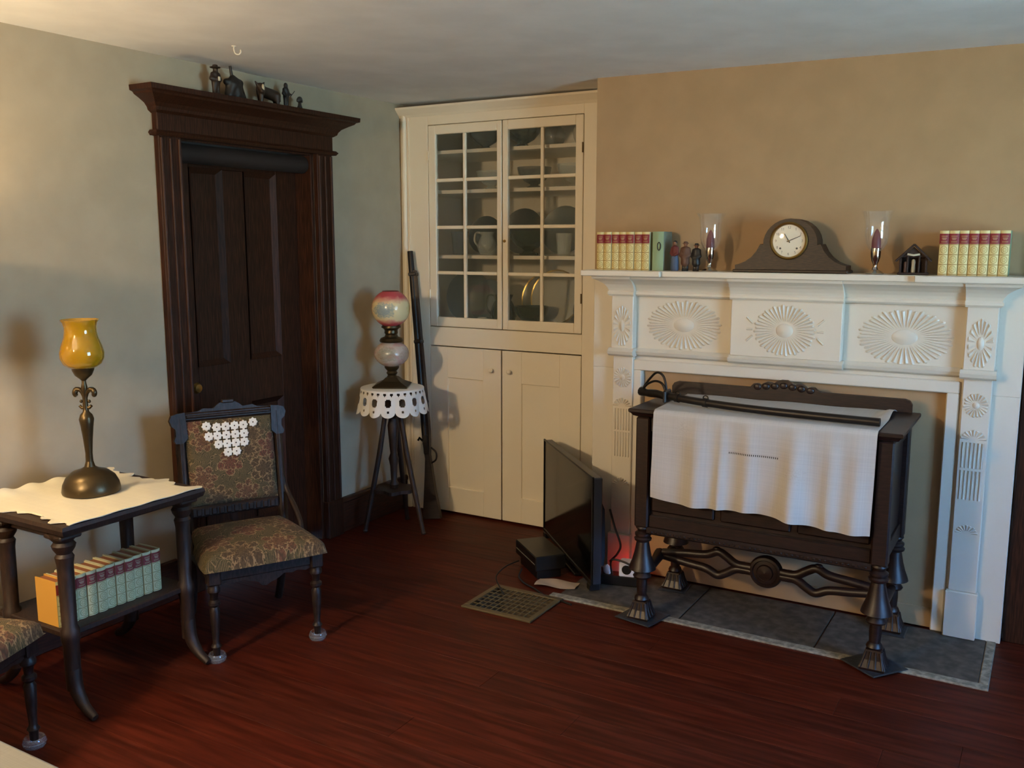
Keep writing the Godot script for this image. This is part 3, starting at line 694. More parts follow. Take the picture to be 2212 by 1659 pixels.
func build_mantel():
	var m = thing("fireplace_mantel", "white carved fireplace mantel with sunburst panels and a long shelf", "mantel")
	var xl := -1.848; var xr := -0.087; var xa := -1.60; var xb := -0.338
	for q in [["side_board", xl, xa, 0.0, 0.972], ["side_board", xb, xr, 0.0, 0.972], ["frieze_board", xl, xr, 0.972, 1.402]]:
		var s := S(); bx(s, q[1], q[2], q[3], q[4], ZW + 0.001, ZB, 0.002); obj(q[0], s, M.white, m)
	# moulded frame round the opening
	for q in [[xa - 0.045, xa, 0.009, 0.972], [xb, xb + 0.045, 0.009, 0.972], [xa - 0.045, xb + 0.045, 0.972, 1.02]]:
		var s := S(); bx(s, q[0], q[1], q[2], q[3], ZB, ZB + 0.016, 0.004); obj("opening_frame", s, M.white, m)
	# pilasters
	for k in 2:
		var a: float = -1.735 if k == 0 else -0.282; var b: float = -1.637 if k == 0 else -0.182; var cx := (a + b) / 2
		var p = node("pilaster", m)
		var s := S(); bx(s, a, b, 0.195, 1.04, ZB, ZB + 0.028, 0.003); obj("shaft", s, M.white, p)
		s = S(); bx(s, a - 0.008, b + 0.008, 0.008, 0.195, ZB, ZB + 0.042, 0.003); obj("plinth", s, M.white, p)
		s = S(); bx(s, a - 0.004, b + 0.004, 1.07, 1.322, ZB, ZB + 0.045, 0.003); obj("upper_block", s, M.white, p)
		sunburst(p, cx, 1.172, ZB + 0.045, 0.043, 0.092, 18)
		sunburst(p, cx, 0.935, ZB + 0.028, 0.043, 0.046, 20, "rosette")
		sunburst(p, cx, 0.80, ZB + 0.028, 0.045, 0.04, 9, "half_rosette", 0.0, PI)
		sunburst(p, cx, 0.43, ZB + 0.028, 0.04, 0.035, 9, "half_rosette", 0.0, PI)
		for j in 2:
			for i in 6:
				var fx := cx - 0.034 + 0.0136 * i; var f := S(); var ya: float = 0.69 if j == 0 else 0.565
				tube(f, [Vector3(fx, ya, ZB + 0.028), Vector3(fx, ya + (0.1 if j == 0 else 0.115), ZB + 0.028)], 0.0042, 6); obj("reed", f, M.white, p)
	# raised middle block and the frieze carvings
	var cb := S(); bx(cb, -1.186, -0.732, 1.07, 1.322, ZB, ZB + 0.045, 0.003); obj("centre_block", cb, M.white, m)
	sunburst(m, -1.41, 1.184, ZB, 0.168, 0.108, 44)
	sunburst(m, -0.959, 1.186, ZB + 0.045, 0.125, 0.105, 40)
	sunburst(m, -0.503, 1.178, ZB, 0.172, 0.108, 44)
	for e in [-1.0, 1.0]:
		for k in 3:
			var t := S(); var yy: float = 1.186 + (k - 1) * 0.026
			tube(t, [Vector3(-0.959 + e * 0.132, yy, ZB + 0.046), Vector3(-0.959 + e * 0.158, 1.186 + (k - 1) * 0.05, ZB + 0.046)], 0.004, 6); obj("side_petal", t, M.white, m)
	# lower moulding, breaking forward over the pilasters and the middle
	for q in [[-1.747, -1.625, 0.062], [-1.625, -1.195, 0.022], [-1.195, -0.723, 0.045], [-0.723, -0.294, 0.022], [-0.294, -0.170, 0.062]]:
		var s := S(); var d: float = q[2]
		rings(s, [[1.036, q[0], q[1], ZB, ZB + d - 0.012], [1.044, q[0], q[1], ZB, ZB + d], [1.058, q[0], q[1], ZB, ZB + d + 0.006], [1.064, q[0], q[1], ZB, ZB + d - 0.002], [1.072, q[0], q[1], ZB, ZB + d - 0.01]]); obj("waist_moulding", s, M.white, m)
	# crown cove under the shelf
	for q in [[-1.745, -1.627, 0.055, 1], [-1.627, -1.19, 0.028, 0], [-1.19, -0.728, 0.055, 0], [-0.728, -0.292, 0.028, 0], [-0.292, -0.172, 0.055, 2]]:
		var s := S(); var rr := []; var d: float = q[2]
		for t in [[1.308, 0.0], [1.316, 0.008], [1.326, 0.008], [1.332, 0.002], [1.345, 0.008], [1.360, 0.020], [1.374, 0.040], [1.386, 0.066], [1.398, 0.07]]:
			rr.append([t[0], q[0] - (t[1] if q[3] == 1 else 0.0), q[1] + (t[1] if q[3] == 2 else 0.0), ZB, ZB + d + t[1] * (1.0 if d < 0.05 else 0.72)])
		rings(s, rr); obj("crown_cove", s, M.white, m)
	var sh := S(); bx(sh, -1.852, xr, 1.398, 1.424, ZW + 0.001, ZB + 0.118, 0.003); obj("shelf", sh, M.white, m)
	for q in [[-1.852, -1.475], [-0.465, xr]]:
		var s := S(); bx(s, q[0], q[1], 1.3985, 1.4235, ZB + 0.116, ZB + 0.140, 0.003); obj("shelf_break", s, M.white, m)
	var fb := thing("fireboard", "tan board closing the fireplace opening behind the desk", "fireboard") as Node3D
	var f := S(); bx(f, xa + 0.001, xb - 0.001, 0.008, 0.971, ZW + 0.002, ZB - 0.02, 0.002); obj("board", f, M.tan, fb)
	var bt := S(); bx(bt, xa + 0.001, xb - 0.001, 0.008, 0.09, ZB - 0.02, ZB - 0.012, 0.002); obj("bottom_batten", bt, M.tan, fb)
# ---------------------------------------------------------------- desk in front of the fireplace
func build_desk():
	var at := Vector3(-0.93, 0, -3.615)
	var d = thing("carved_desk", "dark carved desk on trumpet legs standing before the fireplace", "desk", at)
	var s := S(); rings(s, [[0.858, -0.485, 0.485, -0.215, 0.215], [0.864, -0.497, 0.497, -0.227, 0.227], [0.872, -0.502, 0.502, -0.23, 0.232], [0.879, -0.512, 0.512, -0.235, 0.240], [0.889, -0.512, 0.512, -0.235, 0.240], [0.892, -0.508, 0.508, -0.233, 0.236]]); obj("desk_top", s, M.desk, d)
	s = S(); bx(s, -0.462, 0.462, 0.40, 0.858, -0.2, 0.19, 0.002); obj("case", s, M.desk, d)
	for x in [-0.455, 0.455]:
		for z in [-0.195, 0.195]:
			s = S(); box(s, Vector3(x, 0.63, z), Vector3(0.058, 0.456, 0.058), 0.006); obj("corner_post", s, M.desk, d)
	for x in [-0.464, 0.464]:
		for q in [[0.402, 0.46], [0.80, 0.858]]: s = S(); bx(s, x - 0.008, x + 0.008, q[0], q[1], -0.166, 0.166, 0.003); obj("side_rail", s, M.desk, d)
	for q in [[0.405, 0.455], [0.80, 0.857]]:
		s = S(); bx(s, -0.426, 0.426, q[0], q[1], 0.19, 0.212, 0.004); obj("front_rail", s, M.desk, d)
	for q in [[-0.42, -0.16], [-0.135, 0.135], [0.16, 0.42]]:
		s = S(); bx(s, q[0], q[1], 0.47, 0.785, 0.19, 0.203, 0.008); obj("front_panel", s, M.desk, d)
	s = S(); rings(s, [[0.376, -0.43, 0.43, 0.16, 0.212], [0.384, -0.43, 0.43, 0.16, 0.222], [0.398, -0.43, 0.43, 0.16, 0.222], [0.406, -0.43, 0.43, 0.16, 0.214]]); obj("base_moulding", s, M.desk, d)
	for k in 42:                              # row of carved lozenges on the base moulding
		s = S(); box(s, Vector3(-0.41 + 0.02 * k, 0.391, 0.222), Vector3(0.012, 0.009, 0.008), 0.003); obj("carved_bead", s, M.desk, d)
	# legs with trumpet turnings
	var prof := [Vector2(0.024, 0.085), Vector2(0.03, 0.093), Vector2(0.026, 0.104), Vector2(0.02, 0.11), Vector2(0.022, 0.15), Vector2(0.021, 0.178), Vector2(0.034, 0.184), Vector2(0.038, 0.192), Vector2(0.032, 0.2), Vector2(0.026, 0.208), Vector2(0.032, 0.214), Vector2(0.056, 0.222), Vector2(0.052, 0.236), Vector2(0.042, 0.262), Vector2(0.033, 0.295), Vector2(0.027, 0.328), Vector2(0.025, 0.338), Vector2(0.034, 0.344), Vector2(0.036, 0.352), Vector2(0.028, 0.359), Vector2(0.033, 0.366), Vector2(0.033, 0.374), Vector2(0.022, 0.382), Vector2(0.024, 0.39), Vector2(0.03, 0.396), Vector2(0.028, 0.404)]
	for x in [-0.455, 0.455]:
		for z in [-0.195, 0.195]:
			var l = node("leg", d, Vector3(x, 0, z))
			s = S(); lathe(s, prof, 20); obj("turning", s, M.desk, l)
			s = S(); rings(s, [[0.0125, -0.042, 0.042, -0.042, 0.042], [0.022, -0.046, 0.046, -0.046, 0.046], [0.05, -0.034, 0.034, -0.034, 0.034], [0.086, -0.027, 0.027, -0.027, 0.027]]); obj("foot_block", s, M.desk, l)
			for i in 4:
				for e in [[0, 1], [1, 0]]:
					var t := -0.024 + 0.016 * i; var f := S()
					var a := Vector3(t * 1.6, 0.022, 0.045) if e[0] == 0 else Vector3(0.045, 0.022, t * 1.6)
					var b := Vector3(t, 0.08, 0.028) if e[0] == 0 else Vector3(0.028, 0.08, t)
					tube(f, [a, (a + b) / 2 - Vector3(0.003, 0, 0.003) * Vector3(e[0], 0, e[1]), b], 0.0045, 6); obj("carved_claw", f, M.desk, l)
	# carved stretcher with a medallion between two side rails
	for x in [-0.455, 0.455]:
		s = S(); tube(s, [Vector3(x, 0.193, -0.165), Vector3(x, 0.2, -0.08), Vector3(x, 0.225, 0.0), Vector3(x, 0.2, 0.08), Vector3(x, 0.193, 0.165)], [0.016, 0.018, 0.026, 0.018, 0.016], 10); obj("side_stretcher", s, M.desk, d)
	var st = node("stretcher", d, Vector3(0, 0.228, 0))
	for e in [-1.0, 1.0]:
		for v in [-1.0, 1.0]:
			var pts := curve([Vector3(e * 0.44, v * 0.006, 0), Vector3(e * 0.34, v * 0.02, 0), Vector3(e * 0.25, v * 0.03, 0), Vector3(e * 0.2, v * 0.05, 0), Vector3(e * 0.165, v * 0.036, 0), Vector3(e * 0.12, v * 0.010, 0), Vector3(e * 0.06, v * 0.008, 0)], 30)
			s = S(); tube(s, pts, 0.018, 10); obj("scroll", s, M.desk, st)
		s = S(); ball(s, Vector3(e * 0.205, 0.062, 0), Vector3(0.018, 0.01, 0.012), 12); obj("leaf_tip", s, M.desk, st)
		s = S(); box(s, Vector3(e * 0.095, 0, 0), Vector3(0.03, 0.05, 0.026), 0.008); obj("collar", s, M.desk, st)
	s = S(); lathe(s, [Vector2(0.0001, -0.016), Vector2(0.066, -0.016), Vector2(0.068, 0.0), Vector2(0.062, 0.014), Vector2(0.052, 0.016), Vector2(0.048, 0.01), Vector2(0.034, 0.012), Vector2(0.03, 0.019), Vector2(0.02, 0.02), Vector2(0.0001, 0.024)], 28, Transform3D(Basis(Vector3.RIGHT, PI / 2), Vector3.ZERO)); obj("medallion", s, M.desk, st)
	# back gallery with a carved crest
	var top := PackedVector2Array([Vector2(-0.495, 0.892), Vector2(-0.495, 0.925), Vector2(-0.485, 0.94), Vector2(-0.47, 0.946), Vector2(-0.15, 0.946)])
	for q in [[-0.135, 0.952], [-0.125, 0.962], [-0.108, 0.964], [-0.095, 0.957], [-0.085, 0.966], [-0.068, 0.974], [-0.052, 0.972], [-0.042, 0.966], [-0.03, 0.978], [-0.012, 0.985], [0.012, 0.985], [0.03, 0.978], [0.042, 0.966], [0.052, 0.972], [0.068, 0.974], [0.085, 0.966], [0.095, 0.957], [0.108, 0.964], [0.125, 0.962], [0.135, 0.952]]: top.append(Vector2(q[0] - 0.012, q[1]))
	for q in [Vector2(0.14, 0.946), Vector2(0.455, 0.946), Vector2(0.472, 0.94), Vector2(0.482, 0.925), Vector2(0.482, 0.892)]: top.append(q)
	s = S(); extrude(s, top, -0.222, -0.202); obj("gallery", s, M.desk, d)
	for k in 7:
		s = S(); ball(s, Vector3(-0.012 + (k - 3) * 0.036, 0.95 + 0.012 * (1.0 - absf(k - 3) / 3.0), -0.201), Vector3(0.017, 0.014, 0.007), 12); obj("crest_carving", s, M.desk, d)
	# slates under the feet
	for q in [[-0.455, 0.18, -0.2, "left front"], [0.452, 0.165, -0.63, "right front"], [-0.455, -0.195, 0.1, "left back"], [0.455, -0.195, 0.0, "right back"]]:
		var w: float = 0.082 if q[1] > 0 else 0.06
		var m := S(); rings(m, [[0.0073, -w, w, -w, w], [0.0095, -w - 0.002, w + 0.002, -w - 0.002, w + 0.002], [0.0122, -w + 0.002, w - 0.002, -w + 0.002, w - 0.002]])
		tag(obj("slate_pad", m, M.slate, self, at + Vector3(q[0], 0, q[1])), "dark slate square under the %s leg of the desk" % q[3], "slate pad", "slates under the desk").rotation.y = q[2]
	# linen runner hanging over the front
	var ru = thing("linen_runner", "creased white linen runner draped over the desk front", "runner", at)
	var f = func(u: float, v: float) -> Vector3:
		var hang := 0.44; var x := lerpf(-0.40, 0.43, u); var lo := 0.532 + 0.012 * (0.5 - u) * 2.0 - 0.008 * sin(u * 9.0)
		var fold := 0.0
		for q in [[0.22, 0.05, 0.030], [0.335, 0.022, 0.018], [0.46, 0.04, 0.024], [0.665, 0.05, 0.042], [0.82, 0.03, 0.014], [0.93, 0.04, 0.018]]: fold += q[2] * exp(-pow((u - q[0]) / q[1], 2.0))
		if v < hang:
			var t := v / hang; var w := pow(1.0 - t, 0.7)
			return Vector3(x - 0.006 * (1.0 - t), lerpf(lo, 0.891, t), 0.2495 + 0.003 * sin(t * 9.0) * (1.0 - t) + fold * w + 0.003 * sin(u * 23.0 + t * 3.0) * w)
		var t2 := (v - hang) / (1.0 - hang)
		var z := lerpf(0.244, -0.195, t2); var y := 0.8975 + 0.0015 * sin(u * 17.0 + t2 * 5.0) * t2
		if u > 0.93 and t2 > 0.55: y += 0.018 * sin((t2 - 0.55) / 0.45 * PI) * smoothstep(0.93, 0.98, u)
		return Vector3(x - 0.02 * t2 * (1.0 - u), y, z)
	s = S(); sheet(s, f, 90, 60, 0.0012); obj("cloth", s, M.runner, ru)
	# sabre in its scabbard on top of the runner
	var sw = thing("sabre", "long dark sabre in its scabbard lying across the linen runner", "sword")
	var path := curve([Vector3(-1.335, 0.925, -3.545), Vector3(-1.2, 0.921, -3.505), Vector3(-1.0, 0.918, -3.468), Vector3(-0.75, 0.917, -3.445), Vector3(-0.505, 0.917, -3.435)], 30)
	s = S(); tube(s, path, 0.0155, 10); obj("scabbard", s, M.blackmetal, sw)
	for k in [3, 9]:
		var p: Vector3 = path[k]; var dir: Vector3 = (path[k + 1] - path[k - 1]).normalized()
		s = S(); tube(s, [p - dir * 0.009, p + dir * 0.009], 0.019, 12); obj("mount", s, M.blackmetal, sw)
		s = S(); var rg := []
		for i in 17: rg.append(p + dir * (cos(TAU * i / 16.0) * 0.011) + Vector3(0, 0.018 + sin(TAU * i / 16.0) * 0.010, 0))
		tube(s, rg, 0.0025, 6); obj("ring", s, M.blackmetal, sw)
	s = S(); tube(s, curve([Vector3(-1.352, 0.922, -3.55), Vector3(-1.40, 0.926, -3.572), Vector3(-1.45, 0.922, -3.595), Vector3(-1.492, 0.925, -3.617)], 14), [0.015, 0.015, 0.016, 0.016, 0.017, 0.017, 0.017, 0.017, 0.017, 0.016, 0.016, 0.017, 0.019, 0.02, 0.014], 10); obj("grip", s, M.blackmetal, sw)
	s = S(); box(s, Vector3(-1.345, 0.925, -3.548), Vector3(0.014, 0.052, 0.07), 0.005, Transform3D()); obj("guard_plate", s, M.blackmetal, sw)
	for q in [[0.07, 0.0], [0.036, 0.014]]:
		s = S(); tube(s, curve([Vector3(-1.348, 0.945, -3.55 + q[1]), Vector3(-1.365, 0.945 + q[0] * 0.8, -3.557 + q[1]), Vector3(-1.40, 0.945 + q[0], -3.572 + q[1]), Vector3(-1.44, 0.945 + q[0] * 0.55, -3.592 + q[1]), Vector3(-1.482, 0.932, -3.614)], 24), 0.005, 8); obj("knuckle_guard", s, M.blackmetal, sw)

# ---------------------------------------------------------------- books
func make_book(label: String, at: Vector3, turn: float, t: float, h: float, dep: float, sp: Material, cover: Material, pages: Material, group: String):
	var b = thing("book", label, "book", at, turn, group)
	var s := S(); var n := 6                  # rounded printed spine
	for i in n:
		var u0 := float(i) / n; var u1 := float(i + 1) / n
		var p = func(u: float, y: float): return Vector3((u - 0.5) * t, y, -0.006 + 0.006 * sin(u * PI))
		sg += 1; s.set_smooth_group(7)
		quv(s, p.call(u0, 0.0), p.call(u1, 0.0), p.call(u1, h), p.call(u0, h), Vector2(u0, 1), Vector2(u1, 1), Vector2(u1, 0), Vector2(u0, 0))
		s.set_smooth_group(-1); quad(s, p.call(u0, h), p.call(u1, h), Vector3((u1 - 0.5) * t, h, -0.009), Vector3((u0 - 0.5) * t, h, -0.009))
	obj("spine", s, sp, b)
	for e in [-1.0, 1.0]:
		s = S(); bx(s, e * (t / 2 - 0.0025) - 0.0022, e * (t / 2 - 0.0025) + 0.0022, 0, h, -dep, -0.006, 0.0006); obj("cover_board", s, cover, b)
	s = S(); bx(s, -t / 2 + 0.005, t / 2 - 0.005, 0.004, h - 0.005, -dep + 0.005, -0.007); obj("page_block", s, pages, b)
	return b
func ordinal(k: int) -> String: return ["first", "second", "third", "fourth", "fifth", "sixth", "seventh", "eighth", "ninth", "tenth", "eleventh"][k]

# ---------------------------------------------------------------- side table on the left
func build_side_table():
	var at := Vector3(-2.90, 0, -1.98)
	var t = thing("side_table", "small dark wooden side table with lower shelf against the left wall", "side table", at)
	var s := S(); rings(s, [[0.625, -0.255, 0.255, -0.265, 0.265], [0.632, -0.268, 0.268, -0.278, 0.278], [0.65, -0.274, 0.274, -0.284, 0.284], [0.662, -0.270, 0.270, -0.280, 0.280]]); obj("table_top", s, M.oak, t)
	for q in [[-0.2, -0.235], [0.2, -0.235], [-0.11, 0.235], [0.2, 0.235]]:
		var x: float = q[0] if q[0] > 0 else -0.12; var z: float = q[1]
		var l = node("leg", t, Vector3(x, 0, z))
		s = S(); lathe(s, [Vector2(0.024, 0.09), Vector2(0.026, 0.25), Vector2(0.03, 0.262), Vector2(0.03, 0.30), Vector2(0.024, 0.31), Vector2(0.026, 0.52), Vector2(0.03, 0.545), Vector2(0.024, 0.556), Vector2(0.034, 0.572), Vector2(0.038, 0.585), Vector2(0.03, 0.596), Vector2(0.042, 0.61), Vector2(0.044, 0.626)], 12); obj("column", s, M.oak, l)
		s = S(); box(s, Vector3(0.0, 0.617, 0.0), Vector3(0.088, 0.016, 0.08), 0.005); obj("capital", s, M.oak, l)
		var e := signf(x); s = S(); tube(s, curve([Vector3(0, 0.16, 0), Vector3(e * 0.012, 0.09, 0), Vector3(e * 0.05, 0.04, 0), Vector3(e * 0.1, 0.013, 0)], 14), [0.026, 0.026, 0.026, 0.025, 0.024, 0.023, 0.022, 0.021, 0.02, 0.018, 0.017, 0.016, 0.015, 0.014, 0.012], 8); obj("splayed_foot", s, M.oak, l)
	s = S(); bx(s, -0.17, 0.205, 0.27, 0.292, -0.255, 0.255, 0.004); obj("lower_shelf", s, M.oak, t)
	s = S(); bx(s, -0.15, 0.2, 0.595, 0.626, -0.235, -0.215, 0.003); obj("apron", s, M.oak, t)
	s = S(); bx(s, -0.15, 0.2, 0.595, 0.626, 0.215, 0.235, 0.003); obj("apron", s, M.oak, t)
	# cream cloth with wavy, ragged ends
	var c = thing("table_cloth", "cream cloth with ragged wavy edges covering the small side table", "cloth", at)
	var f = func(u: float, v: float) -> Vector3:
		var z := lerpf(0.283, -0.279, u); var x := lerpf(-0.262, 0.272, v)
		var e := 1.0 - minf(1.0, minf(u, 1.0 - u) * 14.0)
		z += e * (0.014 * sin(v * 21.0 + 1.0) + 0.010 * sin(v * 53.0)) * (-1.0 if u > 0.5 else 1.0) - e * 0.012 * signf(0.5 - u)
		if u > 0.5: z += e * 0.05 * exp(-pow((v - 0.86) / 0.05, 2.0)) + e * 0.04 * exp(-pow((v - 0.36) / 0.05, 2.0))
		else: z -= e * 0.06 * exp(-pow((v - 0.62) / 0.08, 2.0)) + e * 0.035 * exp(-pow((v - 0.95) / 0.06, 2.0))
		var bk := maxf(0.0, 1.0 - v * 6.0)
		var y := 0.6655 + bk * bk * (0.006 + 0.010 * (1.0 + sin(u * 34.0)) * (1.0 - u)) + 0.0012 * sin(u * 25.0 + v * 11.0)
		return Vector3(x, y, z)
	s = S(); sheet(s, f, 70, 40, 0.0025); obj("cloth", s, M.lace, c)
	# amber hurricane lamp
	var h = thing("hurricane_candlestick", "bronze candlestick with an amber glass shade on the side table", "candlestick", Vector3(-2.912, 0.6706, -2.004))
	s = S(); lathe(s, [Vector2(0.0001, 0.0), Vector2(0.096, 0.0), Vector2(0.098, 0.008), Vector2(0.094, 0.03), Vector2(0.082, 0.055), Vector2(0.06, 0.074), Vector2(0.03, 0.084), Vector2(0.018, 0.092), Vector2(0.013, 0.11)], 36); obj("base", s, M.bronze, h)
	s = S(); lathe(s, [Vector2(0.013, 0.108), Vector2(0.012, 0.14), Vector2(0.016, 0.19), Vector2(0.021, 0.235), Vector2(0.025, 0.262), Vector2(0.02, 0.278), Vector2(0.011, 0.288), Vector2(0.009, 0.30), Vector2(0.008, 0.36), Vector2(0.011, 0.375), Vector2(0.008, 0.388), Vector2(0.007, 0.40)], 24); obj("stem", s, M.bronze, h)
	s = S()                                   # fleur-de-lis ornament on the stem
	for e in [-1.0, 1.0]:
		tube(s, curve([Vector3(0, 0.325, 0), Vector3(0.006 * e, 0.35, 0.0), Vector3(0.016 * e, 0.366, 0), Vector3(0.03 * e, 0.366, 0), Vector3(0.034 * e, 0.352, 0), Vector3(0.028 * e, 0.344, 0)], 16), [0.006, 0.006, 0.0065, 0.007, 0.007, 0.0075, 0.008, 0.0085, 0.0085, 0.009, 0.0095, 0.01, 0.01, 0.0095, 0.009, 0.008, 0.006], 8)
		tube(s, [Vector3(0, 0.305, 0), Vector3(0.013 * e, 0.302, 0), Vector3(0.021 * e, 0.31, 0)], [0.006, 0.006, 0.005], 8)
		ball(s, Vector3(0.014 * e, 0.325, 0), Vector3(0.006, 0.006, 0.006), 10)
	var fl = obj("fleur_ornament", s, M.bronze, h); fl.rotation.y = 0.55
	s = S(); lathe(s, [Vector2(0.007, 0.398), Vector2(0.012, 0.404), Vector2(0.028, 0.418), Vector2(0.036, 0.436), Vector2(0.038, 0.452), Vector2(0.034, 0.452), Vector2(0.03, 0.438), Vector2(0.0001, 0.425)], 24); obj("cup", s, M.bronze, h)
	s = S(); lathe(s, [Vector2(0.03, 0.441), Vector2(0.046, 0.446), Vector2(0.062, 0.458), Vector2(0.071, 0.478), Vector2(0.072, 0.498), Vector2(0.066, 0.522), Vector2(0.057, 0.546), Vector2(0.052, 0.57), Vector2(0.052, 0.588), Vector2(0.056, 0.602), Vector2(0.064, 0.612), Vector2(0.062, 0.613), Vector2(0.054, 0.603), Vector2(0.0495, 0.588), Vector2(0.0495, 0.57), Vector2(0.0545, 0.546), Vector2(0.0635, 0.522), Vector2(0.0695, 0.498), Vector2(0.0685, 0.479), Vector2(0.0605, 0.461), Vector2(0.045, 0.4495), Vector2(0.0001, 0.444)], 40); obj("glass_shade", s, M.amber, h)
	# eleven books on the lower shelf
	for k in 11:
		var lb := "cream book with maroon band, %s from the left under the side table" % ordinal(k)
		if k == 10: lb = "cream book at the right end of the row under the side table"
		make_book(lb, Vector3(-2.745 + [0.0, 0.002, -0.002][k % 3], 0.2925, -1.757 - 0.0372 * k), PI / 2, 0.0362, 0.155, 0.118, M.spinegreen, M.mustard if k == 0 else M.boardcloth, M.pages, "books under the side table")

# ---------------------------------------------------------------- chairs
func back_at(x: float, y: float, out := 0.0) -> Vector3: return Vector3(x, y, -0.2 - (y - 0.36) * 0.16 + out)
func build_chair(label: String, at: Vector3, turn: float):
	var c = thing("upholstered_chair", label, "chair", at, turn, "flowered chairs beside the side table")
	var s: SurfaceTool
	for e in [-1.0, 1.0]:
		s = S(); lathe(s, [Vector2(0.013, 0.022), Vector2(0.014, 0.05), Vector2(0.02, 0.058), Vector2(0.014, 0.066), Vector2(0.012, 0.075), Vector2(0.017, 0.15), Vector2(0.019, 0.2), Vector2(0.013, 0.212), Vector2(0.022, 0.222), Vector2(0.022, 0.232), Vector2(0.014, 0.24), Vector2(0.016, 0.262), Vector2(0.024, 0.272), Vector2(0.024, 0.284), Vector2(0.02, 0.29), Vector2(0.02, 0.3)], 16); obj("leg", s, M.chair, c, Vector3(e * 0.195, 0, 0.2))
		s = S(); box(s, Vector3(e * 0.195, 0.33, 0.2), Vector3(0.05, 0.065, 0.05), 0.006); obj("leg_block", s, M.chair, c)
		s = S(); tube(s, curve([Vector3(e * 0.185, 0.012, -0.29), Vector3(e * 0.185, 0.12, -0.235), Vector3(e * 0.188, 0.25, -0.205), Vector3(e * 0.19, 0.37, -0.2)], 14), 0.018, 8); obj("leg", s, M.chair, c)
		s = S(); box(s, Vector3(e * 0.2, 0.335, 0.0), Vector3(0.028, 0.055, 0.36), 0.004); obj("side_rail", s, M.chair, c)
		# back stile with flutes, ear scroll and hip bracket
		var st = node("back_stile", c)
		s = S(); tube(s, [back_at(e * 0.195, 0.35), back_at(e * 0.197, 0.84)], 0.021, 4); obj("post", s, M.chair, st)
		for k in 2:
			s = S(); tube(s, [back_at(e * (0.19 + 0.012 * k), 0.50, 0.016), back_at(e * (0.19 + 0.012 * k), 0.76, 0.016)], 0.004, 6); obj("flute", s, M.chair, st)
		var ear := PackedVector2Array()
		for q in [[0.17, 0.76], [0.19, 0.74], [0.218, 0.742], [0.224, 0.755], [0.214, 0.775], [0.216, 0.80], [0.23, 0.815], [0.236, 0.835], [0.228, 0.855], [0.205, 0.862], [0.175, 0.865]]: ear.append(Vector2(q[0] * e, q[1] - 0.8))
		s = S(); extrude(s, ear, -0.014, 0.02, Transform3D(Basis(Vector3.RIGHT, -0.159), back_at(0, 0.8))); obj("ear_scroll", s, M.chair, st)
		s = S(); tube(s, curve([back_at(e * 0.205, 0.56), back_at(e * 0.215, 0.5, 0.02), Vector3(e * 0.222, 0.45, -0.13), Vector3(e * 0.222, 0.40, -0.06), Vector3(e * 0.215, 0.35, -0.03)], 18), 0.011, 8); obj("hip_bracket", s, M.chair, c)
	s = S(); bx(s, -0.175, 0.175, 0.31, 0.362, 0.186, 0.214, 0.004); obj("front_rail", s, M.chair, c)
	var ap := PackedVector2Array([Vector2(-0.17, 0.312), Vector2(0.17, 0.312)])
	for k in 21:
		var u := 1.0 - k / 20.0; ap.append(Vector2(lerpf(-0.17, 0.17, u), 0.296 - 0.034 * exp(-pow((u - 0.5) / 0.13, 2.0)) - 0.004 * cos(u * 40.0)))
	s = S(); extrude(s, ap, 0.192, 0.208); obj("shaped_apron", s, M.chair, c)
	s = S(); bx(s, -0.19, 0.19, 0.31, 0.365, -0.212, -0.188, 0.004); obj("back_rail", s, M.chair, c)
	# stuffed seat
	var f = func(u: float, v: float) -> Vector3:
		var a := u * 2.0 - 1.0; var b := v * 2.0 - 1.0
		var ra := a * sqrt(1.0 - 0.10 * b * b * b * b); var rb := b * sqrt(1.0 - 0.06 * a * a * a * a)
		var hw := lerpf(0.20, 0.245, v); var ed := maxf(absf(a), absf(b)); var y := 0.357 + 0.062 * pow(maxf(0.0, 1.0 - pow(ed, 6.0)), 0.42) + 0.014 * (1.0 - a * a) * (1.0 - b * b)
		return Vector3(ra * hw, y, 0.02 - rb * -0.228)
	s = S(); sheet(s, func(u, v): return f.call(u, 1.0 - v), 40, 40); obj("seat", s, M.tapestry, c)
	s = S(); bx(s, -0.185, 0.185, 0.345, 0.362, -0.19, 0.20, 0.003); obj("seat_base", s, M.shade, c)
	# framed back
	var xf := Transform3D(Basis(Vector3.RIGHT, -0.159), back_at(0, 0.8))
	s = S(); box(s, Vector3(0, 0.045, 0.0), Vector3(0.36, 0.038, 0.034), 0.008, xf); obj("top_rail", s, M.chair, c)
	s = S(); tube(s, [xf * Vector3(-0.17, 0.045, 0.018), xf * Vector3(0.17, 0.045, 0.018)], 0.007, 8); obj("rail_bead", s, M.chair, c)
	var cr := PackedVector2Array()
	for q in [[-0.16, 0.062], [-0.12, 0.066], [-0.1, 0.076], [-0.06, 0.072], [-0.045, 0.085], [-0.03, 0.094], [0.03, 0.094], [0.045, 0.085], [0.06, 0.072], [0.1, 0.076], [0.12, 0.066], [0.16, 0.062]]: cr.append(Vector2(q[0], q[1]))
	s = S(); extrude(s, cr, -0.01, 0.012, xf); obj("crest", s, M.chair, c)
	s = S(); box(s, Vector3(0, 0.098, 0.004), Vector3(0.05, 0.016, 0.03), 0.004, xf); obj("crest_block", s, M.chair, c)
	s = S(); box(s, back_at(0, 0.462), Vector3(0.36, 0.046, 0.03), 0.007); obj("lower_rail", s, M.chair, c)
	for k in 11:
		s = S(); box(s, back_at(-0.15 + 0.03 * k, 0.462, 0.016), Vector3(0.022, 0.03, 0.008), 0.004); obj("carved_square", s, M.chair, c)
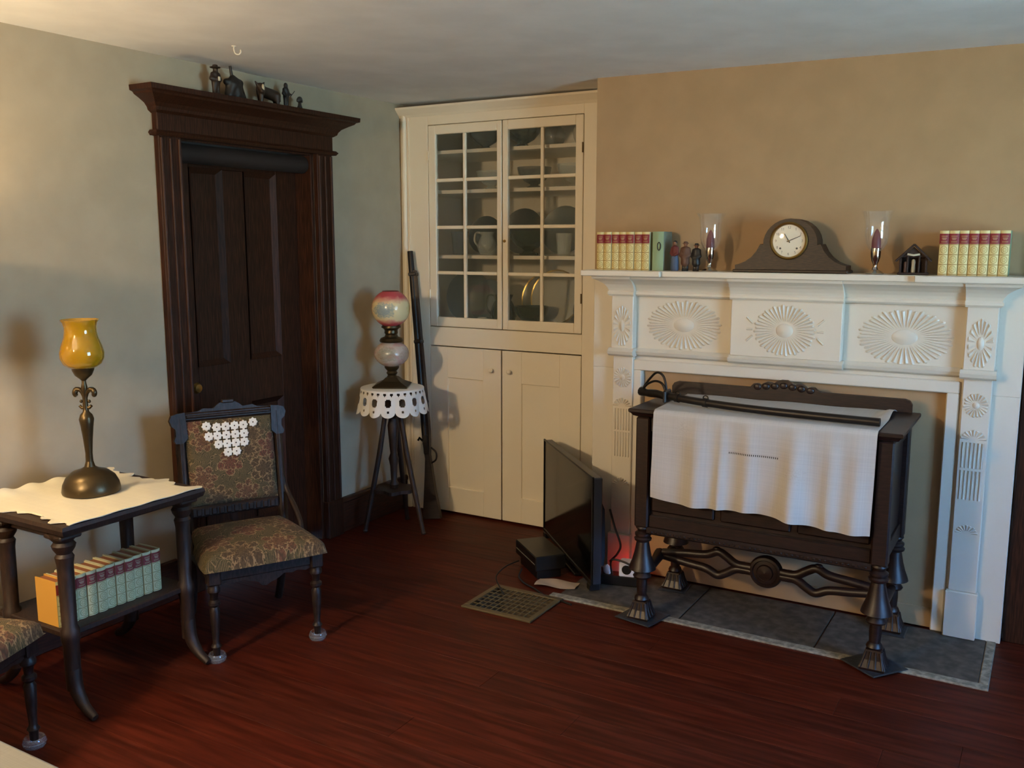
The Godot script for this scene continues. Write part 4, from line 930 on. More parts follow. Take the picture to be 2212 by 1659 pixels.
	s = S(); sheet(s, func(u, v): return back_at(lerpf(-0.178, 0.178, u), lerpf(0.484, 0.828, v), 0.006 + 0.026 * pow(maxf(0.0, (1.0 - pow(absf(u * 2 - 1), 5.0)) * (1.0 - pow(absf(v * 2 - 1), 5.0))), 0.5)), 30, 30); obj("back_pad", s, M.tapestry, c)
	s = S(); sheet(s, func(u, v): return back_at(lerpf(0.178, -0.178, u), lerpf(0.484, 0.828, v), -0.01), 2, 2); obj("back_cover", s, M.shade, c)
	return c
func caster_cup(at: Vector3, label: String):
	var g = thing("glass_caster_cup", label, "caster cup", at, 0.0, "glass cups under the chair legs")
	var s := S(); lathe(s, [Vector2(0.0001, 0.0), Vector2(0.03, 0.0), Vector2(0.034, 0.008), Vector2(0.033, 0.024), Vector2(0.029, 0.03), Vector2(0.024, 0.028), Vector2(0.022, 0.02), Vector2(0.0001, 0.019)], 24); obj("cup", s, M.cupglass, g)
	s = S(); lathe(s, [Vector2(0.0335, 0.011), Vector2(0.0352, 0.014), Vector2(0.0335, 0.017)], 24); obj("rim", s, M.cupglass, g)
func build_chairs():
	var a := 1.0647; var at := Vector3(-2.685, 0, -2.527)
	build_chair("flowered upholstered chair with a lace doily before the dark door", at, a)
	for q in [[-0.195, 0.2, "left"], [0.195, 0.2, "right"]]: caster_cup(at + Vector3(q[0], 0, q[1]).rotated(Vector3.UP, a), "clear glass caster cup under the %s front leg of the chair by the door" % q[2])
	for q in [[-0.185, -0.29], [0.185, -0.29]]: pass
	var b := 1.92; var at2 := Vector3(-2.755, 0, -1.305)
	build_chair("flowered upholstered chair cut off by the left edge of the picture", at2, b)
	caster_cup(at2 + Vector3(0.195, 0, 0.2).rotated(Vector3.UP, b), "clear glass caster cup under the chair at the left picture edge")
	caster_cup(at2 + Vector3(-0.195, 0, 0.2).rotated(Vector3.UP, b), "clear glass caster cup nearest the cream covered table")
	# lace doily on the back of the first chair
	var d = thing("lace_doily", "white crocheted doily pinned on the flowered chair back", "doily", at, a)
	var s := S(); var rows := [[-2.62, -1.5, -0.5, 0.5, 1.5, 2.62], [-2.45, -1.5, -0.5, 0.5, 1.5], [-1.45, -0.5, 0.5, 1.45], [-0.48, 0.48]]
	var bs := Basis(Vector3.RIGHT, PI / 2 - 0.159)
	for j in rows.size():
		for i in rows[j]:
			var yy: float = 0.800 - 0.0345 * j + (0.007 if absf(i) > 2.5 and j == 0 else 0.0); var n := 0.034 + 0.001 * j
			lathe(s, [Vector2(0.003, 0.0), Vector2(0.003, 0.0035), Vector2(0.01, 0.0045), Vector2(0.0165, 0.003), Vector2(0.0165, 0.0), Vector2(0.003, 0.0)], 14, Transform3D(bs, back_at(i * 0.036 - 0.004, yy, n)))
			for k in 8:
				var an := TAU * k / 8.0; ball(s, back_at(i * 0.036 - 0.004 + cos(an) * 0.0155, yy + sin(an) * 0.0155, n + 0.001), Vector3(0.0045, 0.0045, 0.003), 8)
	obj("crochet_work", s, M.crochet, d)

# ---------------------------------------------------------------- lamp stand and musket in the corner
func build_lamp_corner():
	var at := Vector3(-3.0, 0, -3.86)
	var t = thing("lamp_stand", "dark spindly tripod lamp stand in the corner by the cabinet", "lamp stand", at)
	var s := S(); lathe(s, [Vector2(0.0001, 0.765), Vector2(0.14, 0.765), Vector2(0.158, 0.772), Vector2(0.16, 0.784), Vector2(0.0001, 0.788)], 28); obj("top", s, M.oak, t)
	s = S(); lathe(s, [Vector2(0.02, 0.235), Vector2(0.026, 0.26), Vector2(0.016, 0.28), Vector2(0.02, 0.36), Vector2(0.028, 0.40), Vector2(0.018, 0.43), Vector2(0.022, 0.47), Vector2(0.03, 0.58), Vector2(0.022, 0.62), Vector2(0.034, 0.64), Vector2(0.03, 0.66), Vector2(0.05, 0.70), Vector2(0.06, 0.766)], 18); obj("column", s, M.oak, t)
	s = S(); var sh := PackedVector2Array()
	for k in 48: var a := TAU * k / 48.0; var rr := 0.1 + 0.012 * cos(a * 6.0); sh.append(Vector2(cos(a), sin(a)) * rr)
	extrude(s, sh, 0.0, 0.018, Transform3D(Basis(Vector3.RIGHT, -PI / 2), Vector3(0, 0.222, 0))); obj("lower_shelf", s, M.oak, t)
	for k in 3:
		var dir := Vector3([-0.115, 0.177, -0.06][k], 0, [0.11, -0.015, -0.19][k])
		s = S(); tube(s, [dir * 0.22 + Vector3(0, 0.685, 0), dir * 0.45 + Vector3(0, 0.45, 0), dir * 0.72 + Vector3(0, 0.23, 0), dir + Vector3(0, 0.012, 0)], [0.012, 0.014, 0.014, 0.011], 10); obj("leg", s, M.oak, t)
		s = S(); ball(s, dir + Vector3(0, 0.011, 0), Vector3(0.014, 0.011, 0.014), 10); obj("foot", s, M.oak, t)
	# crochet cover with hanging scallops
	var c = thing("crochet_cover", "white crochet cover with scalloped fringe on the lamp stand", "doily", at)
	s = S(); lathe(s, [Vector2(0.0001, 0.792), Vector2(0.15, 0.792), Vector2(0.166, 0.788), Vector2(0.168, 0.784), Vector2(0.1645, 0.783), Vector2(0.162, 0.786), Vector2(0.15, 0.789), Vector2(0.0001, 0.789)], 64); obj("top_round", s, M.crochet, c)
	s = S(); var nsc := 15; var per := 14; var nv := 22
	var pt = func(i: int, j: int, o: float) -> Vector3:
		var ph := fmod(float(i) / per, 1.0); var v := float(j) / nv; var len := 0.105 + 0.026 * sqrt(maxf(0.0, sin(PI * ph)))
		var a := TAU * i / (nsc * per); var r := 0.167 + o + 0.012 * v + 0.010 * v * sin(PI * ph) - 0.006 * v * cos(a * 7.0)
		return Vector3(cos(a) * r, 0.784 - v * len, sin(a) * r)
	for i in nsc * per:
		for j in nv:
			var ph := fmod((i + 0.5) / per, 1.0); var v := (j + 0.5) / nv
			if pow((ph - 0.5) / 0.25, 2) + pow((v - 0.42) / 0.17, 2) < 1.0 and absf(ph - 0.5) > 0.03: continue
			if pow((ph - 0.25) / 0.1, 2) + pow((v - 0.1) / 0.06, 2) < 1.0 or pow((ph - 0.75) / 0.1, 2) + pow((v - 0.1) / 0.06, 2) < 1.0: continue
			if pow((ph - 0.5) / 0.08, 2) + pow((v - 0.78) / 0.05, 2) < 1.0: continue
			quad(s, pt.call(i + 1, j + 1, 0.0), pt.call(i, j + 1, 0.0), pt.call(i, j, 0.0), pt.call(i + 1, j, 0.0))
			quad(s, pt.call(i, j + 1, -0.002), pt.call(i + 1, j + 1, -0.002), pt.call(i + 1, j, -0.002), pt.call(i, j, -0.002))
	obj("fringe", s, M.crochet, c)
	# parlour oil lamp with two painted globes
	var l = thing("parlour_oil_lamp", "old oil lamp with rose painted globe and pale painted bowl", "oil lamp", at + Vector3(0, 0.7925, 0))
	s = S(); rings(s, [[0.0, -0.088, 0.088, -0.088, 0.088], [0.008, -0.092, 0.092, -0.092, 0.092], [0.014, -0.08, 0.08, -0.08, 0.08], [0.03, -0.05, 0.05, -0.05, 0.05], [0.05, -0.03, 0.03, -0.03, 0.03]]); var fb = obj("foot", s, M.bronze, l); fb.rotation.y = 0.5
	s = S(); lathe(s, [Vector2(0.03, 0.046), Vector2(0.022, 0.06), Vector2(0.03, 0.072), Vector2(0.024, 0.082), Vector2(0.036, 0.095), Vector2(0.04, 0.104), Vector2(0.034, 0.11)], 24); obj("stem", s, M.bronze, l)
	s = S(); var pr := []
	for k in 17: var a := -PI / 2 + PI * k / 16.0; pr.append(Vector2(maxf(0.03, cos(a) * 0.091), 0.174 + sin(a) * 0.070))
	lathe(s, pr, 40, turn_y(1.2), true); obj("painted_bowl", s, M.font, l)
	s = S(); lathe(s, [Vector2(0.06, 0.236), Vector2(0.063, 0.244), Vector2(0.056, 0.256), Vector2(0.036, 0.264), Vector2(0.031, 0.276), Vector2(0.036, 0.284), Vector2(0.034, 0.298), Vector2(0.04, 0.306), Vector2(0.052, 0.312), Vector2(0.05, 0.322), Vector2(0.03, 0.322)], 28); obj("burner", s, M.bronze, l)
	s = S(); pr = []
	for k in 21: var a := -PI / 2 + 0.42 + (PI - 0.84) * k / 20.0; pr.append(Vector2(cos(a) * 0.1, 0.412 + sin(a) * 0.098))
	lathe(s, pr, 44, turn_y(-0.35), true); obj("painted_globe", s, M.globe, l)
	s = S(); lathe(s, [Vector2(0.042, 0.496), Vector2(0.043, 0.503), Vector2(0.038, 0.503), Vector2(0.036, 0.496)], 28); obj("globe_rim", s, M.figred, l)
	# musket leaning beside the cabinet
	var g = thing("musket", "long dark musket leaning in the corner behind the lamp stand", "musket")
	var b0 := Vector3(-2.94, 0.006, -4.13); var b1 := Vector3(-3.155, 1.50, -4.255); var ax := (b1 - b0).normalized(); var side := ax.cross(Vector3(0.3, 0, 1).normalized()).normalized()
	var xf := Transform3D(Basis(side, ax, side.cross(ax)), b0)
	var stock := PackedVector2Array([Vector2(-0.055, 0.0), Vector2(0.05, 0.0), Vector2(0.03, 0.16), Vector2(0.02, 0.3), Vector2(0.014, 0.36), Vector2(0.018, 0.4), Vector2(0.024, 0.5), Vector2(0.019, 1.40), Vector2(-0.014, 1.40), Vector2(-0.020, 0.5), Vector2(-0.018, 0.42), Vector2(-0.012, 0.34), Vector2(-0.022, 0.25)])
	s = S(); extrude(s, stock, -0.018, 0.018, xf); obj("stock", s, M.desk, g)
	s = S(); tube(s, [xf * Vector3(-0.004, 0.42, 0.006), xf * Vector3(-0.004, 1.51, 0.006)], [0.019, 0.0165], 12); obj("barrel", s, M.blackmetal, g)
	s = S(); box(s, Vector3(0.0, 0.42, 0.02), Vector3(0.03, 0.11, 0.012), 0.004, xf); obj("lock_plate", s, M.blackmetal, g)
	s = S(); tube(s, [xf * Vector3(-0.012, 0.44, 0.024), xf * Vector3(-0.034, 0.46, 0.024), xf * Vector3(-0.042, 0.445, 0.024)], 0.007, 8); obj("hammer", s, M.blackmetal, g)
	s = S(); tube(s, curve([xf * Vector3(0.014, 0.31, 0), xf * Vector3(0.046, 0.33, 0), xf * Vector3(0.05, 0.37, 0), xf * Vector3(0.022, 0.40, 0)], 14), 0.005, 8); obj("trigger_guard", s, M.blackmetal, g)
	for y in [0.66, 1.0, 1.38]:
		s = S(); box(s, Vector3(0.002, y, 0.002), Vector3(0.046, 0.022, 0.05), 0.005, xf); obj("barrel_band", s, M.blackmetal, g)

# ---------------------------------------------------------------- television on the floor
func build_television():
	var a := -0.8117; var at := Vector3(-1.965, 0.007, -3.872)
	var t = thing("flat_television", "flat black television standing on the floor beside the fireplace", "television", at, a)
	var s := S(); bx(s, -0.41, 0.41, 0.03, 0.52, -0.042, 0.0, 0.005); obj("housing", s, M.tvback, t)
	s = S(); bx(s, -0.402, 0.402, 0.045, 0.517, 0.0, 0.0025, 0.001); obj("screen", s, M.screen, t)
	s = S(); for q in [[-0.41, 0.41, 0.517, 0.526], [-0.41, 0.41, 0.028, 0.046], [-0.411, -0.401, 0.028, 0.526], [0.401, 0.411, 0.028, 0.526]]: bx(s, q[0], q[1], q[2], q[3], -0.002, 0.007, 0.002)
	obj("bezel", s, M.black, t)
	s = S(); rings(s, [[0.10, -0.36, 0.36, -0.07, -0.041], [0.16, -0.36, 0.36, -0.075, -0.041], [0.36, -0.36, 0.36, -0.07, -0.041], [0.43, -0.34, 0.34, -0.045, -0.041]]); obj("rear_case", s, M.tvback, t)
	s = S(); bx(s, -0.05, 0.05, 0.012, 0.06, -0.03, 0.0, 0.003); obj("neck", s, M.black, t)
	s = S(); bx(s, -0.2, 0.2, 0.0006, 0.013, -0.1, 0.02, 0.003); obj("foot", s, M.black, t)
	for x in [-0.38, 0.38]:
		s = S(); bx(s, x - 0.02, x + 0.02, 0.0006, 0.03, -0.04, 0.01, 0.003); obj("side_foot", s, M.black, t)
	var p = thing("media_player", "low black player box lying on the floor before the television", "media player", Vector3(-2.03, 0, -3.725), a + 0.1)
	s = S(); bx(s, -0.14, 0.14, 0.045, 0.115, -0.075, 0.075, 0.004); obj("case", s, M.black, p)
	s = S(); bx(s, -0.13, 0.13, 0.075, 0.079, 0.0755, 0.0765); obj("disc_slot", s, M.greyplastic, p)
	s = S(); bx(s, -0.11, 0.12, 0.0006, 0.045, -0.06, 0.06, 0.003); obj("lower_box", s, M.black, p)
	var pa = thing("paper_sheet", "crumpled sheet of paper on the floor under the television cables", "paper", Vector3(-1.86, 0.0085, -3.575), 0.2)
	s = S(); sheet(s, func(u, v): return Vector3((u - 0.5) * 0.19, 0.004 + 0.004 * sin(u * 7.0 + v * 5.0), (0.5 - v) * 0.09), 14, 8, 0.0006); obj("sheet", s, M.paper, pa)
	var ps = thing("power_strip", "white power strip with plugged adapters beside the television", "power strip", Vector3(-1.615, 0.0075, -3.735), 0.25)
	s = S(); bx(s, -0.10, 0.10, 0.0, 0.045, -0.035, 0.035, 0.005); obj("strip_body", s, M.black, ps)
	s = S(); bx(s, -0.005, 0.065, 0.045, 0.112, -0.03, 0.035, 0.004); var ad = obj("adapter", s, M.plastic, ps)
	s = S(); lathe(s, [Vector2(0.0001, 0.003), Vector2(0.021, 0.003), Vector2(0.022, 0.0), Vector2(0.0001, 0.0)], 20, Transform3D(Basis(Vector3.RIGHT, PI / 2), Vector3(0.03, 0.079, 0.0355))); obj("socket_face", s, M.black, ad)
	s = S(); lathe(s, [Vector2(0.0001, 0.0), Vector2(0.018, 0.0), Vector2(0.02, 0.02), Vector2(0.014, 0.04), Vector2(0.0001, 0.044)], 16, Transform3D(Basis(Vector3(0, 0, 1), 0.5), Vector3(-0.055, 0.043, 0.0))); obj("plug", s, M.plastic, ps)
	s = S(); bx(s, 0.066, 0.082, 0.046, 0.1, -0.015, 0.02, 0.004); obj("plug", s, M.plastic, ps)
	s = S(); box(s, Vector3(0.0, 0.032, -0.04), Vector3(0.022, 0.016, 0.012), 0.003); obj("red_switch", s, M.redlamp, ps)
	var rl := OmniLight3D.new(); rl.name = "switch_light"; rl.light_color = Color(1.0, 0.1, 0.06); rl.light_energy = 0.0024; rl.light_size = 0.012; rl.omni_range = 6.0; rl.omni_attenuation = 2.0; rl.shadow_enabled = true; rl.position = Vector3(0.0, 0.07, -0.062); ps.add_child(rl)
	# cables
	var cb := [
		["thin black cable running from the player box to the floor grille", [Vector3(-2.11, 0.05, -3.66), Vector3(-2.13, 0.045, -3.57), Vector3(-2.12, 0.03, -3.47), Vector3(-2.05, 0.016, -3.39), Vector3(-2.0, 0.013, -3.34)], 0.0035],
		["black cable lying in a loop below the television", [Vector3(-2.07, 0.03, -3.62), Vector3(-2.06, 0.008, -3.575), Vector3(-2.0, 0.0055, -3.52), Vector3(-1.93, 0.0055, -3.485), Vector3(-1.84, 0.0055, -3.43), Vector3(-1.77, 0.0055, -3.42), Vector3(-1.70, 0.0055, -3.40)], 0.0045],
		["black cable hanging behind the right edge of the television", [Vector3(-1.66, 0.36, -3.70), Vector3(-1.635, 0.28, -3.70), Vector3(-1.61, 0.2, -3.71), Vector3(-1.63, 0.15, -3.725), Vector3(-1.66, 0.115, -3.735), Vector3(-1.672, 0.102, -3.738)], 0.005],
		["black cable curling over the white power strip", [Vector3(-1.64, 0.06, -3.69), Vector3(-1.645, 0.115, -3.685), Vector3(-1.62, 0.138, -3.675), Vector3(-1.545, 0.12, -3.68), Vector3(-1.50, 0.05, -3.68), Vector3(-1.485, 0.0145, -3.65), Vector3(-1.48, 0.0125, -3.60)], 0.0045]]
	for q in cb:
		s = S(); tube(s, curve(q[1], 40), q[2], 8); tag(obj("cable", s, M.cable, self), q[0], "cable", "cables by the television")
# ---------------------------------------------------------------- things on the mantel shelf
func build_mantel_things():
	var ys := 1.4245
	for k in 7:
		make_book("maroon banded cream book, %s from the left on the mantel's left end" % ordinal(k), Vector3(-1.786 + 0.0362 * k, ys, -3.824 + [0.0, 0.003, -0.002][k % 3]), 0.0, 0.0352, 0.167, 0.128, M.spine, M.boardcloth, M.creampages, "books on the left of the mantel")
	for k in 7:
		make_book("maroon banded cream book, %s from the left on the mantel's right end" % ordinal(k), Vector3(-0.377 + 0.0335 * k, ys, -3.82 + [0.0, 0.002, -0.002][k % 3]), 0.0, 0.0328, 0.165, 0.128, M.spine, M.mintcloth if k == 6 else M.boardcloth, M.creampages, "books on the right of the mantel")
	var gb = make_book("pale green book closing the left row of books on the mantel", Vector3(-1.513, ys, -3.83), 0.06, 0.05, 0.168, 0.125, M.mintcloth, M.greycloth, M.creampages, "books on the left of the mantel")
	var s := S(); var rg := []
	for i in 21: rg.append(Vector3(cos(TAU * i / 20.0) * 0.007 + 0.006, 0.105 + sin(TAU * i / 20.0) * 0.017, 0.0005))
	tube(s, rg, 0.0022, 6); obj("printed_oval", s, M.ink, gb)
	# tambour clock
	var c = thing("mantel_clock", "dark wooden hump backed mantel clock with a round cream dial", "clock", Vector3(-0.945, ys, -3.875))
	var pf := PackedVector2Array(); var half := [Vector2(0.222, 0.012), Vector2(0.222, 0.03), Vector2(0.205, 0.034), Vector2(0.18, 0.044), Vector2(0.155, 0.062), Vector2(0.135, 0.086), Vector2(0.12, 0.115)]
	for p in half: pf.append(p)
	for i in 17:
		var a := lerpf(-0.06, PI + 0.06, i / 16.0); pf.append(Vector2(cos(a) * 0.108, 0.117 + sin(a) * 0.1))
	for i in half.size(): pf.append(Vector2(-half[half.size() - 1 - i].x, half[half.size() - 1 - i].y))
	s = S(); extrude(s, pf, -0.05, 0.05); obj("case", s, M.clockwood, c)
	s = S(); bx(s, -0.23, 0.23, 0.0, 0.012, -0.055, 0.058, 0.003); obj("plinth", s, M.clockwood, c)
	var face := Transform3D(Basis(Vector3.RIGHT, PI / 2), Vector3(-0.004, 0.128, 0.05))
	s = S(); lathe(s, [Vector2(0.066, 0.0), Vector2(0.074, 0.0), Vector2(0.0755, 0.006), Vector2(0.071, 0.011), Vector2(0.066, 0.009), Vector2(0.064, 0.002)], 48, face); obj("bezel", s, M.brass, c)
	s = S(); lathe(s, [Vector2(0.066, 0.0005), Vector2(0.066, 0.0015), Vector2(0.0001, 0.0018)], 48, face); var dial = obj("dial", s, M.dial, c)
	var fnt := SystemFont.new(); fnt.font_names = PackedStringArray(["Droid Sans"])
	for k in range(1, 13):
		var tm := TextMesh.new(); tm.text = str(k); tm.font = fnt; tm.font_size = 16; tm.pixel_size = 0.0008; tm.depth = 0.0004
		var an := PI / 2 - TAU * k / 12.0
		inst("numeral", tm, M.ink, dial, Vector3(-0.004 + cos(an) * 0.053, 0.128 + sin(an) * 0.053, 0.0522))
	for q in [[TAU * (10.95 / 12.0), 0.034, 0.0022, "hour_hand"], [TAU * (11.0 / 60.0) + 0.02, 0.05, 0.0016, "minute_hand"]]:
		var dir := Vector3(sin(q[0]), cos(q[0]), 0); s = S(); tube(s, [Vector3(-0.004, 0.128, 0.0545) - dir * 0.008, Vector3(-0.004, 0.128, 0.0545) + dir * q[1]], [q[2], q[2] * 0.6], 6); obj(q[3], s, M.ink, c)
	s = S(); ball(s, Vector3(-0.004, 0.128, 0.055), Vector3(0.004, 0.004, 0.003), 10); obj("pivot", s, M.brass, c)
	for e in [-1.0, 1.0]:
		s = S(); lathe(s, [Vector2(0.0001, 0.003), Vector2(0.0038, 0.002), Vector2(0.004, 0.0)], 10, Transform3D(Basis(Vector3.RIGHT, PI / 2), Vector3(-0.004 + e * 0.033, 0.098, 0.0518))); obj("winding_hole", s, M.ink, c)
	s = S(); var gl := []
	for i in 9: gl.append(Vector2(maxf(0.0001, 0.067 * cos(PI / 2 * i / 8.0)), 0.007 + 0.006 * sin(PI / 2 * i / 8.0)))
	lathe(s, gl, 40, face); obj("crystal", s, M.clockglass, c)
	# two candlesticks with glass chimneys
	for q in [[-1.277, "left of the clock"], [-0.616, "right of the clock"]]:
		var k = thing("glass_candlestick", "silver candlestick with red candle in a glass chimney, %s" % q[1], "candlestick", Vector3(q[0], ys, -3.83), 0.0, "pair of candlesticks on the mantel")
		s = S(); lathe(s, [Vector2(0.0001, 0.0), Vector2(0.033, 0.0), Vector2(0.034, 0.004), Vector2(0.026, 0.01), Vector2(0.012, 0.018), Vector2(0.007, 0.03), Vector2(0.009, 0.04), Vector2(0.014, 0.05), Vector2(0.018, 0.066), Vector2(0.0195, 0.085), Vector2(0.0185, 0.1), Vector2(0.014, 0.101), Vector2(0.0001, 0.09)], 28); obj("silver_stem", s, M.chrome, k)
		s = S(); lathe(s, [Vector2(0.012, 0.09), Vector2(0.0175, 0.102), Vector2(0.0165, 0.135), Vector2(0.010, 0.16), Vector2(0.003, 0.172), Vector2(0.0001, 0.174)], 20); obj("candle", s, M.wax, k)
		s = S(); lathe(s, [Vector2(0.0195, 0.088), Vector2(0.03, 0.098), Vector2(0.04, 0.118), Vector2(0.045, 0.145), Vector2(0.044, 0.18), Vector2(0.046, 0.205), Vector2(0.054, 0.228), Vector2(0.063, 0.241), Vector2(0.0615, 0.242), Vector2(0.0525, 0.229), Vector2(0.0445, 0.205), Vector2(0.0425, 0.18), Vector2(0.0435, 0.145), Vector2(0.0385, 0.119), Vector2(0.0285, 0.0995), Vector2(0.0195, 0.0905)], 36); obj("glass_chimney", s, M.chimney, k)
	# small figures
	var w = thing("woman_figurine", "small figurine of a woman in blue skirt beside the green book", "figurine", Vector3(-1.437, ys, -3.84), -0.2)
	s = S(); lathe(s, [Vector2(0.0001, 0.0), Vector2(0.016, 0.0), Vector2(0.018, 0.01), Vector2(0.017, 0.05), Vector2(0.012, 0.075), Vector2(0.0001, 0.078)], 18, Transform3D(Basis.from_scale(Vector3(1, 1, 0.85)), Vector3.ZERO)); obj("skirt", s, M.figblue, w)
	s = S(); blob(s, [[Vector3(0, 0.076, 0), Vector3(0, 0.098, 0), 0.011, 0.012], [Vector3(-0.014, 0.098, 0), Vector3(-0.017, 0.075, 0.004), 0.005, 0.004], [Vector3(-0.017, 0.075, 0.004), Vector3(-0.006, 0.066, 0.012), 0.004, 0.004], [Vector3(0.014, 0.098, 0), Vector3(0.017, 0.074, 0.004), 0.005, 0.004], [Vector3(0.017, 0.074, 0.004), Vector3(0.006, 0.066, 0.012), 0.004, 0.004]], 0.0022, 0.003); obj("bodice", s, M.figred, w)
	s = S(); blob(s, [[Vector3(0, 0.106, 0), Vector3(0, 0.118, 0.001), 0.005, 0.0085], [Vector3(0, 0.116, 0.009), Vector3(0, 0.115, 0.0095), 0.002, 0.002]], 0.002, 0.002); obj("head", s, M.figskin, w)
	s = S(); ball(s, Vector3(0, 0.122, -0.002), Vector3(0.0098, 0.0085, 0.0095), 12); obj("hair", s, M.figdark, w)
	for q in [[-1.391, 0.126, "taller figurine of a man in brown coat beside the woman in blue", "figbrown", 0.1], [-1.342, 0.118, "shorter dark cloaked figurine left of the glass candlestick", "figdark", -0.15]]:
		var m = thing("couple_figurine", q[2], "figurine", Vector3(q[0], ys, -3.845), q[4]); var k: float = q[1] / 0.126
		s = S(); blob(s, [[Vector3(-0.007, 0.004, 0), Vector3(-0.007, 0.05, 0), 0.0065, 0.008], [Vector3(0.007, 0.004, 0), Vector3(0.007, 0.05, 0), 0.0065, 0.008], [Vector3(-0.007, 0.003, 0.004), Vector3(-0.008, 0.003, 0.009), 0.005, 0.004], [Vector3(0.007, 0.003, 0.004), Vector3(0.008, 0.003, 0.009), 0.005, 0.004]], 0.0022, 0.003); obj("legs_and_boots", s, M.figdark, m).scale = Vector3(k, k, k)
		s = S(); blob(s, [[Vector3(0, 0.036, 0), Vector3(0, 0.092, 0), 0.019, 0.014], [Vector3(-0.015, 0.094, 0), Vector3(-0.02, 0.068, 0.004), 0.006, 0.005], [Vector3(-0.02, 0.068, 0.004), Vector3(-0.008, 0.06, 0.014), 0.005, 0.004], [Vector3(0.015, 0.094, 0), Vector3(0.02, 0.068, 0.004), 0.006, 0.005], [Vector3(0.02, 0.068, 0.004), Vector3(0.008, 0.06, 0.014), 0.005, 0.004]], 0.0024, 0.004); obj("coat", s, M[q[3]], m).scale = Vector3(k, k, k)
		s = S(); blob(s, [[Vector3(0, 0.104, 0), Vector3(0, 0.114, 0.001), 0.006, 0.0092], [Vector3(0, 0.113, 0.0095), Vector3(0, 0.112, 0.0105), 0.002, 0.002]], 0.002, 0.002); obj("head", s, M.figskin, m).scale = Vector3(k, k, k)
		s = S(); lathe(s, [Vector2(0.0001, 0.117), Vector2(0.014, 0.117), Vector2(0.0135, 0.119), Vector2(0.009, 0.12), Vector2(0.0085, 0.125), Vector2(0.0001, 0.127)], 16); obj("cap", s, M[q[3]], m).scale = Vector3(k, k, k)
	# little wooden hut
	var h = thing("wooden_hut", "tiny rustic wooden hut with a pale figure inside on the mantel", "hut", Vector3(-0.483, ys, -3.86), 0.1)
	s = S(); bx(s, -0.055, 0.055, 0.0, 0.008, -0.035, 0.04, 0.002); obj("base", s, M.bark, h)
	for e in [-1.0, 1.0]:
		s = S(); bx(s, e * 0.045 - 0.004, e * 0.045 + 0.004, 0.008, 0.066, -0.03, 0.03, 0.001); obj("side_wall", s, M.bark, h)
		s = S(); box(s, Vector3(0, 0, 0), Vector3(0.092, 0.007, 0.085), 0.002, Transform3D(Basis(Vector3(0, 0, 1), -e * 0.79), Vector3(e * 0.031, 0.083, 0.0))); obj("roof_slope", s, M.bark, h)
		s = S(); tube(s, [Vector3(e * 0.02, 0.008, 0.033), Vector3(e * 0.02, 0.07, 0.033)], 0.004, 8); obj("post", s, M.bark, h)
	s = S(); extrude(s, PackedVector2Array([Vector2(-0.042, 0.066), Vector2(0.042, 0.066), Vector2(0, 0.106)]), 0.022, 0.028); obj("gable", s, M.bark, h)
	s = S(); tube(s, [Vector3(-0.022, 0.078, 0.032), Vector3(0.0, 0.074, 0.033), Vector3(0.022, 0.078, 0.032)], 0.004, 8); obj("pale_branch", s, M.figlight, h)
	s = S(); bx(s, -0.043, 0.043, 0.008, 0.068, -0.03, -0.025); obj("back_wall", s, M.bark, h)
	s = S(); blob(s, [[Vector3(0.0, 0.012, 0.012), Vector3(0.0, 0.042, 0.012), 0.008, 0.006], [Vector3(0, 0.05, 0.012), Vector3(0, 0.053, 0.012), 0.006, 0.006]], 0.002, 0.003); obj("pale_figure", s, M.figlight, h)
	s = S(); blob(s, [[Vector3(-0.028, 0.012, 0.01), Vector3(-0.028, 0.034, 0.01), 0.007, 0.005], [Vector3(-0.028, 0.041, 0.01), Vector3(-0.028, 0.044, 0.01), 0.0055, 0.0055]], 0.002, 0.003); obj("kneeling_figure", s, M.figbrown, h)

